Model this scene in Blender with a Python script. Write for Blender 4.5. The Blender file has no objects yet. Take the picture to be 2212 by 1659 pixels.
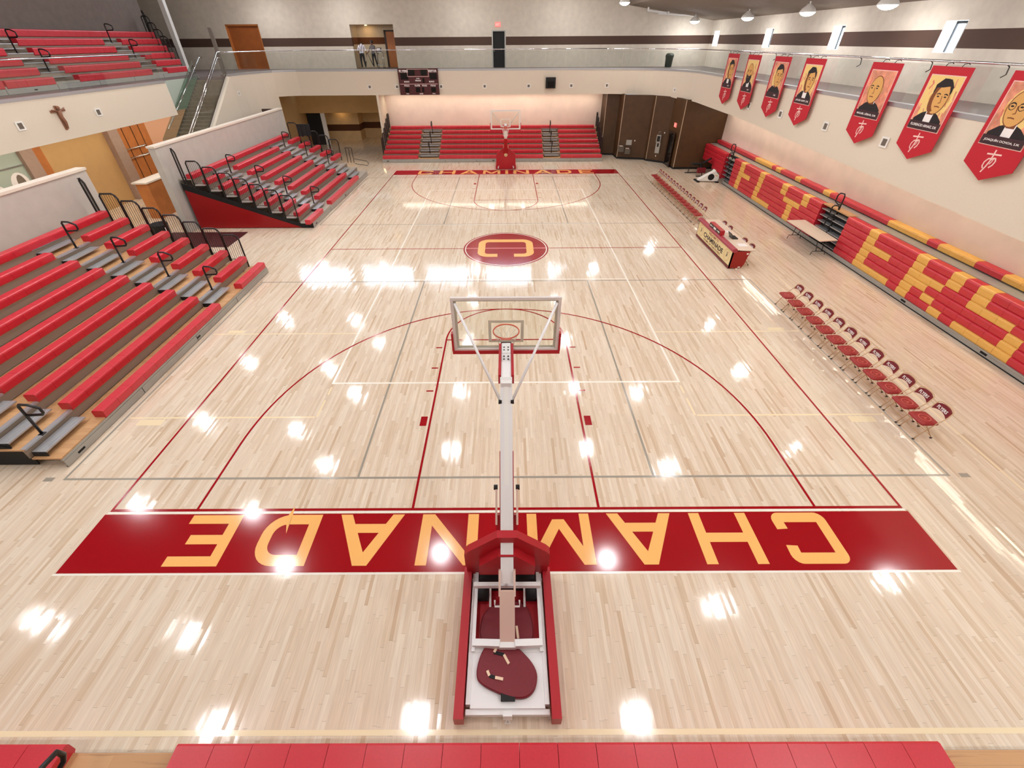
import bpy, math, random
from math import pi, sin, cos, radians, hypot, atan2
from mathutils import Matrix, Vector
random.seed(7)
S = bpy.context.scene
COL = S.collection
# ---------------------------------------------------------------- camera
cam_d = bpy.data.cameras.new('camera'); cam = bpy.data.objects.new('camera', cam_d); COL.objects.link(cam)
PA, YB, RC, FPX, CX, CY = 0.6255467640617438, 0.002601383295480273, 0.006954224433541533, 926.1994405638893, -10.844997728709506, -74.05325966579325
ca, sa, cb, sb, cc, sc_ = cos(PA), sin(PA), cos(YB), sin(YB), cos(RC), sin(RC)
Rz = Matrix(((cb, -sb, 0), (sb, cb, 0), (0, 0, 1)))
Rx = Matrix(((1, 0, 0), (0, ca, sa), (0, -sa, ca)))
Ry = Matrix(((cc, 0, sc_), (0, 1, 0), (-sc_, 0, cc)))
Rw = Rz @ Rx @ Ry @ Matrix(((1, 0, 0), (0, 0, -1), (0, 1, 0)))
cam.matrix_world = Matrix.Translation((0.0602286, -4.9636076, 7.373485)) @ Rw.to_4x4()
cam_d.sensor_fit = 'HORIZONTAL'; cam_d.sensor_width = 36.0
cam_d.lens = 36.0 * FPX / 2212
cam_d.shift_x = -CX / 2212; cam_d.shift_y = CY / 2212
cam_d.clip_start = 0.05; cam_d.clip_end = 200
S.camera = cam
# ---------------------------------------------------------------- world, exposure
W = bpy.data.worlds.new('world'); S.world = W; W.use_nodes = True
W.node_tree.nodes['Background'].inputs[0].default_value = (0.75, 0.86, 1.0, 1)
W.node_tree.nodes['Background'].inputs[1].default_value = 1.0
S.view_settings.view_transform = 'Standard'; S.view_settings.look = 'None'
S.view_settings.gamma = 1.0; S.view_settings.use_curve_mapping = False
S.view_settings.exposure = 0.12
LAMP_STRENGTH = 110.0
WINDOW_STRENGTH = 7.0
WASH_STRENGTH = 17.0
# ---------------------------------------------------------------- materials
def lin(c):
    return tuple(((v/255)/12.92 if v/255 <= .04045 else ((v/255+.055)/1.055)**2.4) for v in c)
M = {}
def mat(name, rgb, rough=.5, metal=0., spec=.5, noise=0., nscale=8., bump=0., coat=0., emit=0.):
    m = bpy.data.materials.new(name); m.use_nodes = True; nt = m.node_tree; b = nt.nodes['Principled BSDF']
    c = lin(rgb) + (1,)
    b.inputs['Base Color'].default_value = c
    b.inputs['Roughness'].default_value = rough; b.inputs['Metallic'].default_value = metal
    b.inputs['Specular IOR Level'].default_value = spec; b.inputs['Coat Weight'].default_value = coat
    if emit:
        b.inputs['Emission Color'].default_value = c; b.inputs['Emission Strength'].default_value = emit
    if noise or bump:
        tc = nt.nodes.new('ShaderNodeTexCoord'); n = nt.nodes.new('ShaderNodeTexNoise')
        n.inputs['Scale'].default_value = nscale; n.inputs['Detail'].default_value = 6
        nt.links.new(tc.outputs['Object'], n.inputs['Vector'])
        if noise:
            r = nt.nodes.new('ShaderNodeValToRGB')
            r.color_ramp.elements[0].position = .3; r.color_ramp.elements[1].position = .7
            r.color_ramp.elements[0].color = tuple(v*(1-noise) for v in c[:3]) + (1,)
            r.color_ramp.elements[1].color = tuple(min(1, v*(1+noise)) for v in c[:3]) + (1,)
            nt.links.new(n.outputs['Fac'], r.inputs['Fac']); nt.links.new(r.outputs['Color'], b.inputs['Base Color'])
        if bump:
            bp = nt.nodes.new('ShaderNodeBump'); bp.inputs['Strength'].default_value = bump
            nt.links.new(n.outputs['Fac'], bp.inputs['Height']); nt.links.new(bp.outputs['Normal'], b.inputs['Normal'])
    M[name] = m; return m
def emat(name, rgb, s):
    m = bpy.data.materials.new(name); m.use_nodes = True; nt = m.node_tree
    nt.nodes.remove(nt.nodes['Principled BSDF']); e = nt.nodes.new('ShaderNodeEmission')
    e.inputs[0].default_value = lin(rgb) + (1,); e.inputs[1].default_value = s
    nt.links.new(e.outputs[0], nt.nodes['Material Output'].inputs[0]); M[name] = m
def gmat(name, rgb, fac, rough=.03):
    m = bpy.data.materials.new(name); m.use_nodes = True; nt = m.node_tree
    nt.nodes.remove(nt.nodes['Principled BSDF'])
    t = nt.nodes.new('ShaderNodeBsdfTransparent'); t.inputs[0].default_value = lin(rgb) + (1,)
    g = nt.nodes.new('ShaderNodeBsdfGlossy'); g.inputs['Roughness'].default_value = rough
    lw = nt.nodes.new('ShaderNodeFresnel'); lw.inputs[0].default_value = 1.45
    mx = nt.nodes.new('ShaderNodeMixShader')
    mu = nt.nodes.new('ShaderNodeMath'); mu.operation = 'MULTIPLY'; mu.inputs[1].default_value = fac
    nt.links.new(lw.outputs[0], mu.inputs[0]); nt.links.new(mu.outputs[0], mx.inputs[0])
    nt.links.new(t.outputs[0], mx.inputs[1]); nt.links.new(g.outputs[0], mx.inputs[2])
    nt.links.new(mx.outputs[0], nt.nodes['Material Output'].inputs[0]); M[name] = m
def maple(name, c1, c2, c3, rough, strip=.057, length=1.1, along='Y', spec=.5, coat=.0):
    m = bpy.data.materials.new(name); m.use_nodes = True; nt = m.node_tree; L = nt.links.new
    b = nt.nodes['Principled BSDF']; b.inputs['Roughness'].default_value = rough
    b.inputs['Specular IOR Level'].default_value = spec; b.inputs['Coat Weight'].default_value = coat; b.inputs['Coat Roughness'].default_value = .05
    tc = nt.nodes.new('ShaderNodeTexCoord'); mp = nt.nodes.new('ShaderNodeMapping')
    if along == 'Y': mp.inputs['Rotation'].default_value = (0, 0, pi/2)
    L(tc.outputs['Object'], mp.inputs['Vector'])
    br = nt.nodes.new('ShaderNodeTexBrick'); br.offset = .37; br.offset_frequency = 2
    br.inputs['Scale'].default_value = 1.0; br.inputs['Brick Width'].default_value = length; br.inputs['Row Height'].default_value = strip
    br.inputs['Mortar Size'].default_value = .0012; br.inputs['Mortar Smooth'].default_value = .2; br.inputs['Bias'].default_value = -.25
    br.inputs['Color1'].default_value = lin(c1) + (1,); br.inputs['Color2'].default_value = lin(c2) + (1,)
    br.inputs['Mortar'].default_value = lin(tuple(v*.86 for v in c2)) + (1,)
    L(mp.outputs['Vector'], br.inputs['Vector'])
    mp2 = nt.nodes.new('ShaderNodeMapping'); mp2.inputs['Scale'].default_value = (1.2, 22, 1)
    L(mp.outputs['Vector'], mp2.inputs['Vector'])
    n = nt.nodes.new('ShaderNodeTexNoise'); n.inputs['Scale'].default_value = 1.6; n.inputs['Detail'].default_value = 5
    L(mp2.outputs['Vector'], n.inputs['Vector'])
    rr = nt.nodes.new('ShaderNodeValToRGB'); rr.color_ramp.elements[0].position = .58; rr.color_ramp.elements[1].position = .85
    rr.color_ramp.elements[0].color = (0, 0, 0, 1); rr.color_ramp.elements[1].color = (.6, .6, .6, 1)
    L(n.outputs['Fac'], rr.inputs['Fac'])
    mx = nt.nodes.new('ShaderNodeMixRGB'); mx.inputs['Color2'].default_value = lin(c3) + (1,)
    L(rr.outputs['Color'], mx.inputs['Fac']); L(br.outputs['Color'], mx.inputs['Color1'])
    L(mx.outputs['Color'], b.inputs['Base Color'])
    bp = nt.nodes.new('ShaderNodeBump'); bp.inputs['Strength'].default_value = .04; bp.inputs['Distance'].default_value = .02
    n2 = nt.nodes.new('ShaderNodeTexNoise'); n2.inputs['Scale'].default_value = 3.0
    L(mp2.outputs['Vector'], n2.inputs['Vector']); L(n2.outputs['Fac'], bp.inputs['Height']); L(bp.outputs['Normal'], b.inputs['Normal'])
    M[name] = m
def planks(name, ramp, rough, w=.057, ln=1.0, tilt=.014, spec=.5):
    """maple strips running along y: every strip and board gets its own tone and a tiny tilt of its own"""
    m = bpy.data.materials.new(name); m.use_nodes = True; nt = m.node_tree; L = nt.links.new; N = nt.nodes.new
    b = nt.nodes['Principled BSDF']; b.inputs['Roughness'].default_value = rough; b.inputs['Specular IOR Level'].default_value = spec
    def mth(op, a, c=None):
        n = N('ShaderNodeMath'); n.operation = op
        for i, v in enumerate((a, c)):
            if v is None: continue
            if isinstance(v, (int, float)): n.inputs[i].default_value = v
            else: L(v, n.inputs[i])
        return n.outputs[0]
    tc = N('ShaderNodeTexCoord'); sx = N('ShaderNodeSeparateXYZ'); L(tc.outputs['Object'], sx.inputs[0])
    xs = mth('DIVIDE', sx.outputs['X'], w); row = mth('FLOOR', xs); fx = mth('FRACT', xs)
    w1 = N('ShaderNodeTexWhiteNoise'); w1.noise_dimensions = '1D'; L(row, w1.inputs['W'])
    ys = mth('ADD', mth('DIVIDE', sx.outputs['Y'], ln), mth('MULTIPLY', w1.outputs['Value'], 9.0)); idx = mth('FLOOR', ys); fy = mth('FRACT', ys)
    cv = N('ShaderNodeCombineXYZ'); L(row, cv.inputs[0]); L(idx, cv.inputs[1])
    w2 = N('ShaderNodeTexWhiteNoise'); w2.noise_dimensions = '3D'; L(cv.outputs[0], w2.inputs['Vector'])
    cr = N('ShaderNodeValToRGB'); e = cr.color_ramp.elements
    for i, (p, c) in enumerate(ramp):
        el = e[i] if i < 2 else e.new(p)
        el.position = p; el.color = lin(c) + (1,)
    L(w2.outputs['Value'], cr.inputs['Fac'])
    mp = N('ShaderNodeMapping'); mp.inputs['Scale'].default_value = (30, 1.6, 1); L(tc.outputs['Object'], mp.inputs['Vector'])
    ns = N('ShaderNodeTexNoise'); ns.inputs['Scale'].default_value = 1.5; ns.inputs['Detail'].default_value = 4; L(mp.outputs['Vector'], ns.inputs['Vector'])
    g = N('ShaderNodeMapRange'); g.inputs['From Min'].default_value = .3; g.inputs['From Max'].default_value = .75; g.inputs['To Min'].default_value = 1.04; g.inputs['To Max'].default_value = .88; L(ns.outputs['Fac'], g.inputs['Value'])
    gap = mth('SUBTRACT', 1.0, mth('MULTIPLY', mth('LESS_THAN', fx, .03), .1)); end = mth('SUBTRACT', 1.0, mth('MULTIPLY', mth('LESS_THAN', fy, .006), .25))
    k = mth('MULTIPLY', mth('MULTIPLY', gap, end), g.outputs[0])
    vm = N('ShaderNodeVectorMath'); vm.operation = 'SCALE'; L(cr.outputs['Color'], vm.inputs[0]); L(k, vm.inputs['Scale']); L(vm.outputs[0], b.inputs['Base Color'])
    h = mth('MULTIPLY', mth('MULTIPLY', mth('SUBTRACT', fx, .5), mth('SUBTRACT', w2.outputs['Value'], .5)), w*tilt*2)
    n2 = N('ShaderNodeTexNoise'); n2.inputs['Scale'].default_value = .9; n2.inputs['Detail'].default_value = 2; L(tc.outputs['Object'], n2.inputs['Vector'])
    h = mth('ADD', h, mth('MULTIPLY', n2.outputs['Fac'], .004))
    bp = N('ShaderNodeBump'); bp.inputs['Strength'].default_value = 1.0; bp.inputs['Distance'].default_value = 1.0; L(h, bp.inputs['Height']); L(bp.outputs['Normal'], b.inputs['Normal'])
    M[name] = m
def banded(name, base, stripe, z0, z1, noise=.06, scale=3.0):
    """painted plaster wall with one horizontal stripe between two heights (object = world coordinates)"""
    m = mat(name, base, .85, noise=noise, nscale=scale); nt = m.node_tree; L = nt.links.new
    b = nt.nodes['Principled BSDF']; src = b.inputs['Base Color'].links[0].from_socket
    tc = nt.nodes.new('ShaderNodeTexCoord'); sx = nt.nodes.new('ShaderNodeSeparateXYZ'); L(tc.outputs['Object'], sx.inputs[0])
    g = nt.nodes.new('ShaderNodeMath'); g.operation = 'GREATER_THAN'; g.inputs[1].default_value = z0; L(sx.outputs['Z'], g.inputs[0])
    l = nt.nodes.new('ShaderNodeMath'); l.operation = 'LESS_THAN'; l.inputs[1].default_value = z1; L(sx.outputs['Z'], l.inputs[0])
    mu = nt.nodes.new('ShaderNodeMath'); mu.operation = 'MULTIPLY'; L(g.outputs[0], mu.inputs[0]); L(l.outputs[0], mu.inputs[1])
    mx = nt.nodes.new('ShaderNodeMixRGB'); L(mu.outputs[0], mx.inputs['Fac']); L(src, mx.inputs['Color1']); mx.inputs['Color2'].default_value = lin(stripe) + (1,)
    L(mx.outputs['Color'], b.inputs['Base Color'])

planks('maple_floor', [(0, (206, 178, 148)), (.035, (217, 194, 165)), (.25, (225, 205, 179)), (.7, (230, 212, 188)), (1, (234, 219, 197))], .085)
maple('plywood', (206, 160, 112), (190, 142, 94), (140, 94, 58), .45, strip=.12, length=2.4, along='X')
mat('paint_red', (158, 14, 24), .12); mat('paint_gold', (252, 190, 112), .12); mat('paint_white', (246, 240, 226), .12)
mat('paint_grey', (160, 152, 138), .14); mat('paint_cream', (240, 222, 184), .12); mat('paint_pink', (218, 126, 128), .12)
mat('seat_red', (204, 36, 52), .36, spec=.7, noise=.05, nscale=40, bump=.05); mat('seat_yellow', (238, 184, 92), .4, noise=.04, nscale=40, bump=.05)
mat('pad_red', (176, 22, 34), .4); mat('pad_maroon', (118, 22, 34), .5, noise=.05, nscale=30); mat('panel_red', (150, 4, 10), .45)
mat('maroon_mat', (72, 10, 14), .7); mat('maroon_board', (62, 8, 12), .35); mat('chair_red', (158, 34, 36), .45); mat('chair_red_light', (206, 96, 84), .45)
mat('chair_maroon', (120, 20, 28), .45)
mat('black_steel', (22, 20, 20), .35); mat('black_matte', (14, 13, 13), .7); mat('dark_screen', (6, 6, 8), .15)
mat('aluminium', (186, 188, 190), .32, metal=.6); mat('galvanised', (176, 174, 166), .45, metal=.35, noise=.05, nscale=3); mat('riser', (142, 128, 112), .7)
mat('white_steel', (236, 234, 232), .35); mat('white_plastic', (240, 238, 232), .4); mat('chrome', (225, 228, 230), .15, metal=1.)
mat('chair_frame', (214, 180, 138), .3, metal=.25); mat('table_top', (226, 206, 184), .5); mat('rim_orange', (206, 82, 52), .4)
mat('net_white', (240, 238, 232), .8); mat('board_frame', (222, 214, 208), .4)
mat('grey_ply', (168, 156, 140), .6, noise=.05, nscale=2); mat('plaster_cream', (224, 212, 192), .9, noise=.015, nscale=20); mat('concrete', (192, 186, 176), .9, noise=.05, nscale=2.2, bump=.05)
mat('wash_wall', (232, 214, 200), .85, noise=.05, nscale=1.5); mat('wood_brown', (80, 53, 26), .5, noise=.14, nscale=2.5)
mat('brown_trim', (58, 36, 22), .5); mat('pale_trim', (190, 168, 140), .5)
mat('balcony_tile', (122, 112, 108), .5, noise=.08, nscale=1.2); mat('soffit', (196, 178, 152), .9); mat('ceiling_brown', (140, 126, 112), .9, noise=.06, nscale=3)
mat('dark_plaster', (122, 110, 102), .9, noise=.08, nscale=3); mat('ochre_wall', (204, 164, 108), .9, noise=.03, nscale=2); mat('door_wood', (158, 88, 40), .4, noise=.1, nscale=3)
mat('orange_wood', (190, 116, 58), .45, noise=.1, nscale=3); mat('mauve_stone', (168, 142, 126), .8, noise=.05); mat('grey_green', (172, 184, 170), .7)
mat('salmon_wall', (226, 176, 144), .9); mat('stone_step', (128, 118, 100), .7, noise=.1, nscale=4); mat('sign_red', (238, 120, 110), .5, emit=.8)
mat('letter_white', (244, 238, 234), .5); mat('letter_black', (34, 22, 20), .5); mat('panel_cream', (244, 222, 166), .45); mat('emblem_gold', (206, 162, 84), .45)
mat('crucifix', (138, 92, 66), .6); mat('bin_green', (66, 72, 62), .6); mat('wheel_black', (20, 20, 22), .6)
mat('banner_red', (190, 24, 40), .75); mat('banner_cream', (240, 206, 130), .75); mat('banner_rose', (226, 150, 120), .75, noise=.3, nscale=4); mat('banner_stroke', (220, 124, 100), .75); mat('banner_line', (240, 200, 190), .75)
mat('ink_black', (28, 20, 22), .75); mat('ink_skin', (222, 168, 96), .75); mat('ink_shadow', (128, 70, 34), .75); mat('ink_plum', (60, 32, 36), .75)
mat('shirt', (214, 210, 220), .8); mat('grey_shirt', (104, 100, 100), .8); mat('trousers', (26, 22, 26), .8); mat('skin_dark', (94, 62, 46), .6); mat('skin', (190, 140, 110), .6); mat('hair', (28, 20, 18), .6)
emat('lamp_glow', (252, 250, 252), LAMP_STRENGTH); emat('daylight', (226, 238, 255), WINDOW_STRENGTH); emat('wash_glow', (255, 240, 220), WASH_STRENGTH)
emat('slit_daylight', (226, 240, 255), 9.0); emat('warm_glow', (255, 206, 140), 90.0)
gmat('glass', (246, 248, 247), .12); gmat('glass_clear', (250, 251, 248), .3); gmat('glass_green', (206, 222, 212), .4)
emat('downlight_glow', (255, 244, 226), 60.0); mat('board_maroon', (72, 8, 12), .5); mat('vent_grey', (120, 108, 94), .6); mat('post_grey', (112, 104, 94), .5); mat('steel_dark', (104, 98, 90), .35, metal=.5)
mat('pad_mauve', (168, 56, 70), .4); mat('panel_rust', (158, 30, 22), .5); mat('emblem_brown', (122, 74, 40), .5)
mat('beige_steel', (226, 196, 180), .4); mat('board_line', (228, 222, 212), .4)
mat('strap_cream', (236, 206, 176), .7)
mat('pale_coping', (232, 220, 202), .7)
# ---------------------------------------------------------------- mesh helpers
class MB:
    def __init__(s, f=None): s.v = []; s.f = []; s.m = []; s.t = f; s.cm = 0
    def add(s, pts, faces):
        o = len(s.v)
        s.v += [tuple(s.t(*p)) if s.t else tuple(p) for p in pts]
        s.f += [tuple(i+o for i in fc) for fc in faces]; s.m += [s.cm]*len(faces); return s
    def box(s, x0, x1, y0, y1, z0, z1):
        return s.add([(x, y, z) for x in (x0, x1) for y in (y0, y1) for z in (z0, z1)],
                     [(0, 1, 3, 2), (4, 6, 7, 5), (0, 4, 5, 1), (2, 3, 7, 6), (0, 2, 6, 4), (1, 5, 7, 3)])
    def prism(s, poly, fn, a, b):
        """extrude 2-D polygon: fn(p,q,t) -> xyz, t from a to b"""
        n = len(poly)
        return s.add([fn(p, q, t) for t in (a, b) for p, q in poly],
                     [tuple(range(n))[::-1], tuple(range(n, 2*n))] + [(i, (i+1) % n, n+(i+1) % n, n+i) for i in range(n)])
    def vprism(s, poly, z0, z1): return s.prism(poly, lambda p, q, t: (p, q, t), z0, z1)
    def obb(s, a, b, w, h, up=(0, 0, 1)):
        """box beam from a to b, width w (sideways), height h (along up)"""
        a = Vector(a); b = Vector(b); d = (b-a).normalized(); sd = d.cross(Vector(up)).normalized(); u = sd.cross(d)
        pts = [p + sd*i*w/2 + u*j*h/2 for p in (a, b) for i in (-1, 1) for j in (-1, 1)]
        return s.add(pts, [(0, 1, 3, 2), (4, 6, 7, 5), (0, 4, 5, 1), (2, 3, 7, 6), (0, 2, 6, 4), (1, 5, 7, 3)])
    def tube(s, pts, r, n=8, closed=False):
        P = [Vector(p) for p in pts]; k = len(P); rings = []; ref = None
        for i in range(k):
            if closed: d = (P[(i+1) % k]-P[i-1])
            else: d = P[min(i+1, k-1)]-P[max(i-1, 0)]
            d.normalize()
            if ref is None: ref = Vector((0, 0, 1)) if abs(d.z) < .9 else Vector((1, 0, 0))
            a = d.cross(ref)
            if a.length < 1e-4: a = d.cross(Vector((0.3, 1, .2)))
            a.normalize(); b = a.cross(d).normalized(); ref = b
            rr = r[i] if isinstance(r, (list, tuple)) else r
            rings.append([P[i] + a*cos(2*pi*j/n)*rr + b*sin(2*pi*j/n)*rr for j in range(n)])
        F = []
        for i in range(k if closed else k-1):
            o = i*n; q = ((i+1) % k)*n
            F += [(o+j, o+(j+1) % n, q+(j+1) % n, q+j) for j in range(n)]
        if not closed: F += [tuple(range(n))[::-1], tuple(range((k-1)*n, k*n))]
        return s.add([p for rg in rings for p in rg], F)
    def lathe(s, prof, c=(0, 0, 0), n=20, axis='Z'):
        pts = []; k = len(prof)
        for r, h in prof:
            for j in range(n):
                x, y = r*cos(2*pi*j/n), r*sin(2*pi*j/n)
                p = (x, y, h) if axis == 'Z' else ((h, x, y) if axis == 'X' else (x, h, y))
                pts.append((c[0]+p[0], c[1]+p[1], c[2]+p[2]))
        F = [(i*n+j, i*n+(j+1) % n, (i+1)*n+(j+1) % n, (i+1)*n+j) for i in range(k-1) for j in range(n)]
        return s.add(pts, F + [tuple(range(n))[::-1], tuple(range((k-1)*n, k*n))])
    def poly(s, pts): return s.add(pts, [tuple(range(len(pts)))])
    def build(s, name, m, parent=None, smooth=False, **props):
        me = bpy.data.meshes.new(name); me.from_pydata(s.v, [], s.f)
        ms = m if isinstance(m, (list, tuple)) else [m]
        for q in ms: me.materials.append(M[q])
        if len(ms) > 1: me.polygons.foreach_set('material_index', s.m)
        if smooth: me.polygons.foreach_set('use_smooth', [True]*len(me.polygons))
        me.validate(); me.update()
        o = bpy.data.objects.new(name, me); COL.objects.link(o)
        if parent is not None: attach(o, parent)
        for k, v in props.items(): o[k] = v
        return o
def attach(o, parent):
    o.parent = parent; o.matrix_parent_inverse = root_mat(parent).inverted()
def root_mat(o):
    m = Matrix.Translation(o.location) @ o.rotation_euler.to_matrix().to_4x4()
    return (root_mat(o.parent) @ o.matrix_parent_inverse @ m) if o.parent else m
def thing(name, label, cat, loc=(0, 0, 0), group=None):
    o = bpy.data.objects.new(name, None); o.empty_display_size = .1; COL.objects.link(o); o.location = loc
    return tag(o, label, cat, group)
def tag(o, label, cat, group=None, kind=None):
    o['label'] = label; o['category'] = cat
    if group: o['group'] = group
    if kind: o['kind'] = kind
    return o
def struct(mb, name, m, label=None, parent=None, **k):
    o = mb.build(name, m, parent, **k)
    if parent is None: o['kind'] = 'structure'; o['category'] = name.split('_')[0]
    if label: o['label'] = label
    return o
def dup(o, parent=None, shift=(0, 0, 0), rotz=0):
    """copy a thing with its parts; parts keep their parent-inverse"""
    c = o.copy(); COL.objects.link(c)
    if parent is None:
        c.location = Vector(o.location) + Vector(shift); c.rotation_euler = (0, 0, rotz)
    else:
        c.parent = parent; c.matrix_parent_inverse = o.matrix_parent_inverse.copy()
    for ch in list(o.children): dup(ch, c)
    return c
ORD = ['first', 'second', 'third', 'fourth', 'fifth', 'sixth', 'seventh', 'eighth', 'ninth', 'tenth', 'eleventh', 'twelfth', 'thirteenth', 'fourteenth', 'fifteenth']
def text(s, h, w, o, xd, yd, m, parent, name='lettering', bold=.0, ext=.0):
    """flat text mesh: capital height h, total width w, centred on o; xd reading direction, yd up"""
    cu = bpy.data.curves.new('t', 'FONT'); cu.body = s; cu.align_x = 'CENTER'; cu.offset = bold; cu.resolution_u = 2; cu.extrude = 0
    ob = bpy.data.objects.new('t', cu); COL.objects.link(ob)
    bpy.context.view_layer.update()
    me = bpy.data.meshes.new_from_object(ob.evaluated_get(bpy.context.evaluated_depsgraph_get()))
    bpy.data.objects.remove(ob); bpy.data.curves.remove(cu)
    xs = [v.co.x for v in me.vertices]; ys = [v.co.y for v in me.vertices]
    sx = w/(max(xs)-min(xs)); sy = h/(max(ys)-min(ys)); mx = (max(xs)+min(xs))/2; my = (max(ys)+min(ys))/2
    xd = Vector(xd).normalized(); yd = Vector(yd).normalized(); o = Vector(o)
    for v in me.vertices:
        v.co = o + xd*((v.co.x-mx)*sx) + yd*((v.co.y-my)*sy)
    me.materials.clear(); me.materials.append(M[m]); me.name = name
    ob = bpy.data.objects.new(name, me); COL.objects.link(ob)
    if parent is not None: attach(ob, parent)
    return ob
def arc(cx, cy, r, a0, a1, n): return [(cx+r*cos(a0+(a1-a0)*i/n), cy+r*sin(a0+(a1-a0)*i/n)) for i in range(n+1)]
def strip(path, s, closed=False):
    """list of quads (2-D) for a mitred stroke of width s along path"""
    n = len(path); L = []
    for i in range(n):
        p = Vector(path[i]); a = Vector(path[i-1]) if (i > 0 or closed) else None; b = Vector(path[(i+1) % n]) if (i < n-1 or closed) else None
        d1 = (p-a).normalized() if a is not None else None; d2 = (b-p).normalized() if b is not None else None
        if d1 is None: d1 = d2
        if d2 is None: d2 = d1
        n1 = Vector((-d1.y, d1.x)); n2 = Vector((-d2.y, d2.x)); m = (n1+n2).normalized(); k = s/2/max(.35, m.dot(n1))
        L.append((p+m*k, p-m*k))
    return [[L[i][0], L[(i+1) % n][0], L[(i+1) % n][1], L[i][1]] for i in range(n if closed else n-1)]
def offs(pts, t):
    L = []
    for i in range(len(pts)):
        a = Vector(pts[max(i-1, 0)]); b = Vector(pts[min(i+1, len(pts)-1)]); d = (b-a).normalized(); L.append((pts[i][0]-d.y*t, pts[i][1]+d.x*t))
    return L
# ---------------------------------------------------------------- floor and court markings
FLX0, FLX1, FLY0, FLY1 = -30.0, 17.0, -10.0, 42.0
floor = struct(MB().box(FLX0, FLX1, FLY0, FLY1, -.2, 0), 'floor', 'maple_floor', 'glossy maple gymnasium floor with painted court lines')
def flat(name, m, quads, z, label=None):
    mb = MB()
    for j, q in enumerate(quads):
        q = [(p[0], p[1]) for p in q]
        ar = sum(q[i][0]*q[(i+1) % len(q)][1]-q[(i+1) % len(q)][0]*q[i][1] for i in range(len(q)))
        if ar < 0: q = q[::-1]
        mb.poly([(x, y, z+(j % 50)*.00001) for x, y in q])
    o = mb.build(name, m, floor)
    if label: o['label'] = label
    return o
def rect(x0, x1, y0, y1): return [(x0, y0), (x1, y0), (x1, y1), (x0, y1)]
YF = 25.6
flat('baseline_band', 'paint_red', [rect(-7.72, 7.72, -1.24, -.115)], .002, 'dark red painted band behind the near baseline')
flat('baseline_band', 'paint_red', [rect(-7.67, 7.67, YF-.06, YF+1.16)], .002, 'dark red painted band behind the far baseline')
red = [rect(-7.67, 7.67, -.055, 0.0)]
for sx in (-1, 1):
    red.append(rect(*sorted((sx*7.62, sx*7.67)), 0, YF-.06))
    for end in (0, 1):
        fy = (lambda y: y) if end == 0 else (lambda y: YF-.05-y)
        def rr(x0, x1, y0, y1): red.append(rect(*sorted((sx*x0, sx*x1)), *sorted((fy(y0), fy(y1)))))
        rr(1.78, 1.83, 0, 5.8)
        for y in (5.36, 4.39, 3.43): rr(1.88, 2.06, y-.025, y+.025)
        rr(1.88, 2.04, 2.19, 2.5)
        rr(5.97, 6.02, 0, 1.6)
    red.append(rect(*sorted((sx*1.86, sx*7.62)), 12.775, 12.825))
for end in (0, 1):
    fy = (lambda y: y) if end == 0 else (lambda y: YF-.05-y)
    red.append(rect(-1.83, 1.83, *sorted((fy(5.74), fy(5.79)))))
    for q in strip(arc(0, 5.79, 1.805, 0, pi, 40), .05) + strip(arc(0, 1.6, 5.995, 0, pi, 72), .05):
        red.append([(p[0], fy(p[1])) for p in q])
flat('court_lines', 'paint_red', red, .003, 'dark red basketball court lines')
flat('baseline_edge', 'paint_white', [rect(-7.69, 7.69, -.105, -.062), rect(-7.75, 7.75, -1.28, -1.245), rect(-7.6, 7.6, YF-.13, YF-.065), rect(-7.7, 7.7, YF+1.165, YF+1.22)], .002)
CCX, CCY = 0.0, 12.82
flat('centre_circle', 'paint_red', [arc(CCX, CCY, 1.85, 0, 2*pi, 64)[:-1]], .003, 'dark red centre circle')
flat('circle_ring', 'paint_white', strip(arc(CCX, CCY, 1.765, 0, 2*pi, 64)[:-1], .04, True), .004)
flat('circle_line', 'paint_pink', [rect(-1.74, 1.74, 12.76, 12.86)], .004)
def glyph(ch, w, h, s):
    if ch == 'I': return [rect(0, w, 0, h)]
    if ch == 'E': return [rect(0, s, 0, h), rect(0, w, 0, s*.9), rect(0, w, h-s*.9, h), rect(0, w*.82, h*.5-s*.45, h*.5+s*.45)]
    if ch == 'H': return [rect(0, s, 0, h), rect(w-s, w, 0, h), rect(0, w, h*.5-s*.45, h*.5+s*.45)]
    if ch == 'N': return [rect(0, s, 0, h), rect(w-s, w, 0, h), [(0, h), (s*1.15, h), (w, 0), (w-s*1.15, 0)]]
    if ch == 'M': return [rect(0, s*.92, 0, h), rect(w-s*.92, w, 0, h), [(0, h), (s*1.05, h), (w/2+s*.55, h*.12), (w/2-s*.55, h*.12)], [(w, h), (w-s*1.05, h), (w/2-s*.55, h*.12), (w/2+s*.55, h*.12)]]
    if ch == 'A': return [[(0, 0), (s*1.1, 0), (w/2+s*.62, h), (w/2-s*.62, h)], [(w, 0), (w-s*1.1, 0), (w/2-s*.62, h), (w/2+s*.62, h)], rect(w*.2, w*.8, h*.2, h*.2+s*.9)]
    if ch == 'D':
        t = s/2; r = h*.42
        return strip([(t, t), (w-r, t)] + arc(w-r, r, r-t, -pi/2, 0, 8) + arc(w-r, h-r, r-t, 0, pi/2, 8) + [(t, h-t)], s, True)
    if ch == 'C':
        t = s/2; r = .17
        return strip([(w-t*1.1, h*.66), (w-t, h-r)] + arc(w-r, h-r, r-t, 0, pi/2, 5)[1:] + arc(r, h-r, r-t, pi/2, pi, 5) + arc(r, r, r-t, pi, 1.5*pi, 5) + arc(w-r, r, r-t, 1.5*pi, 2*pi, 5) + [(w-t*1.1, h*.34)], s)
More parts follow.
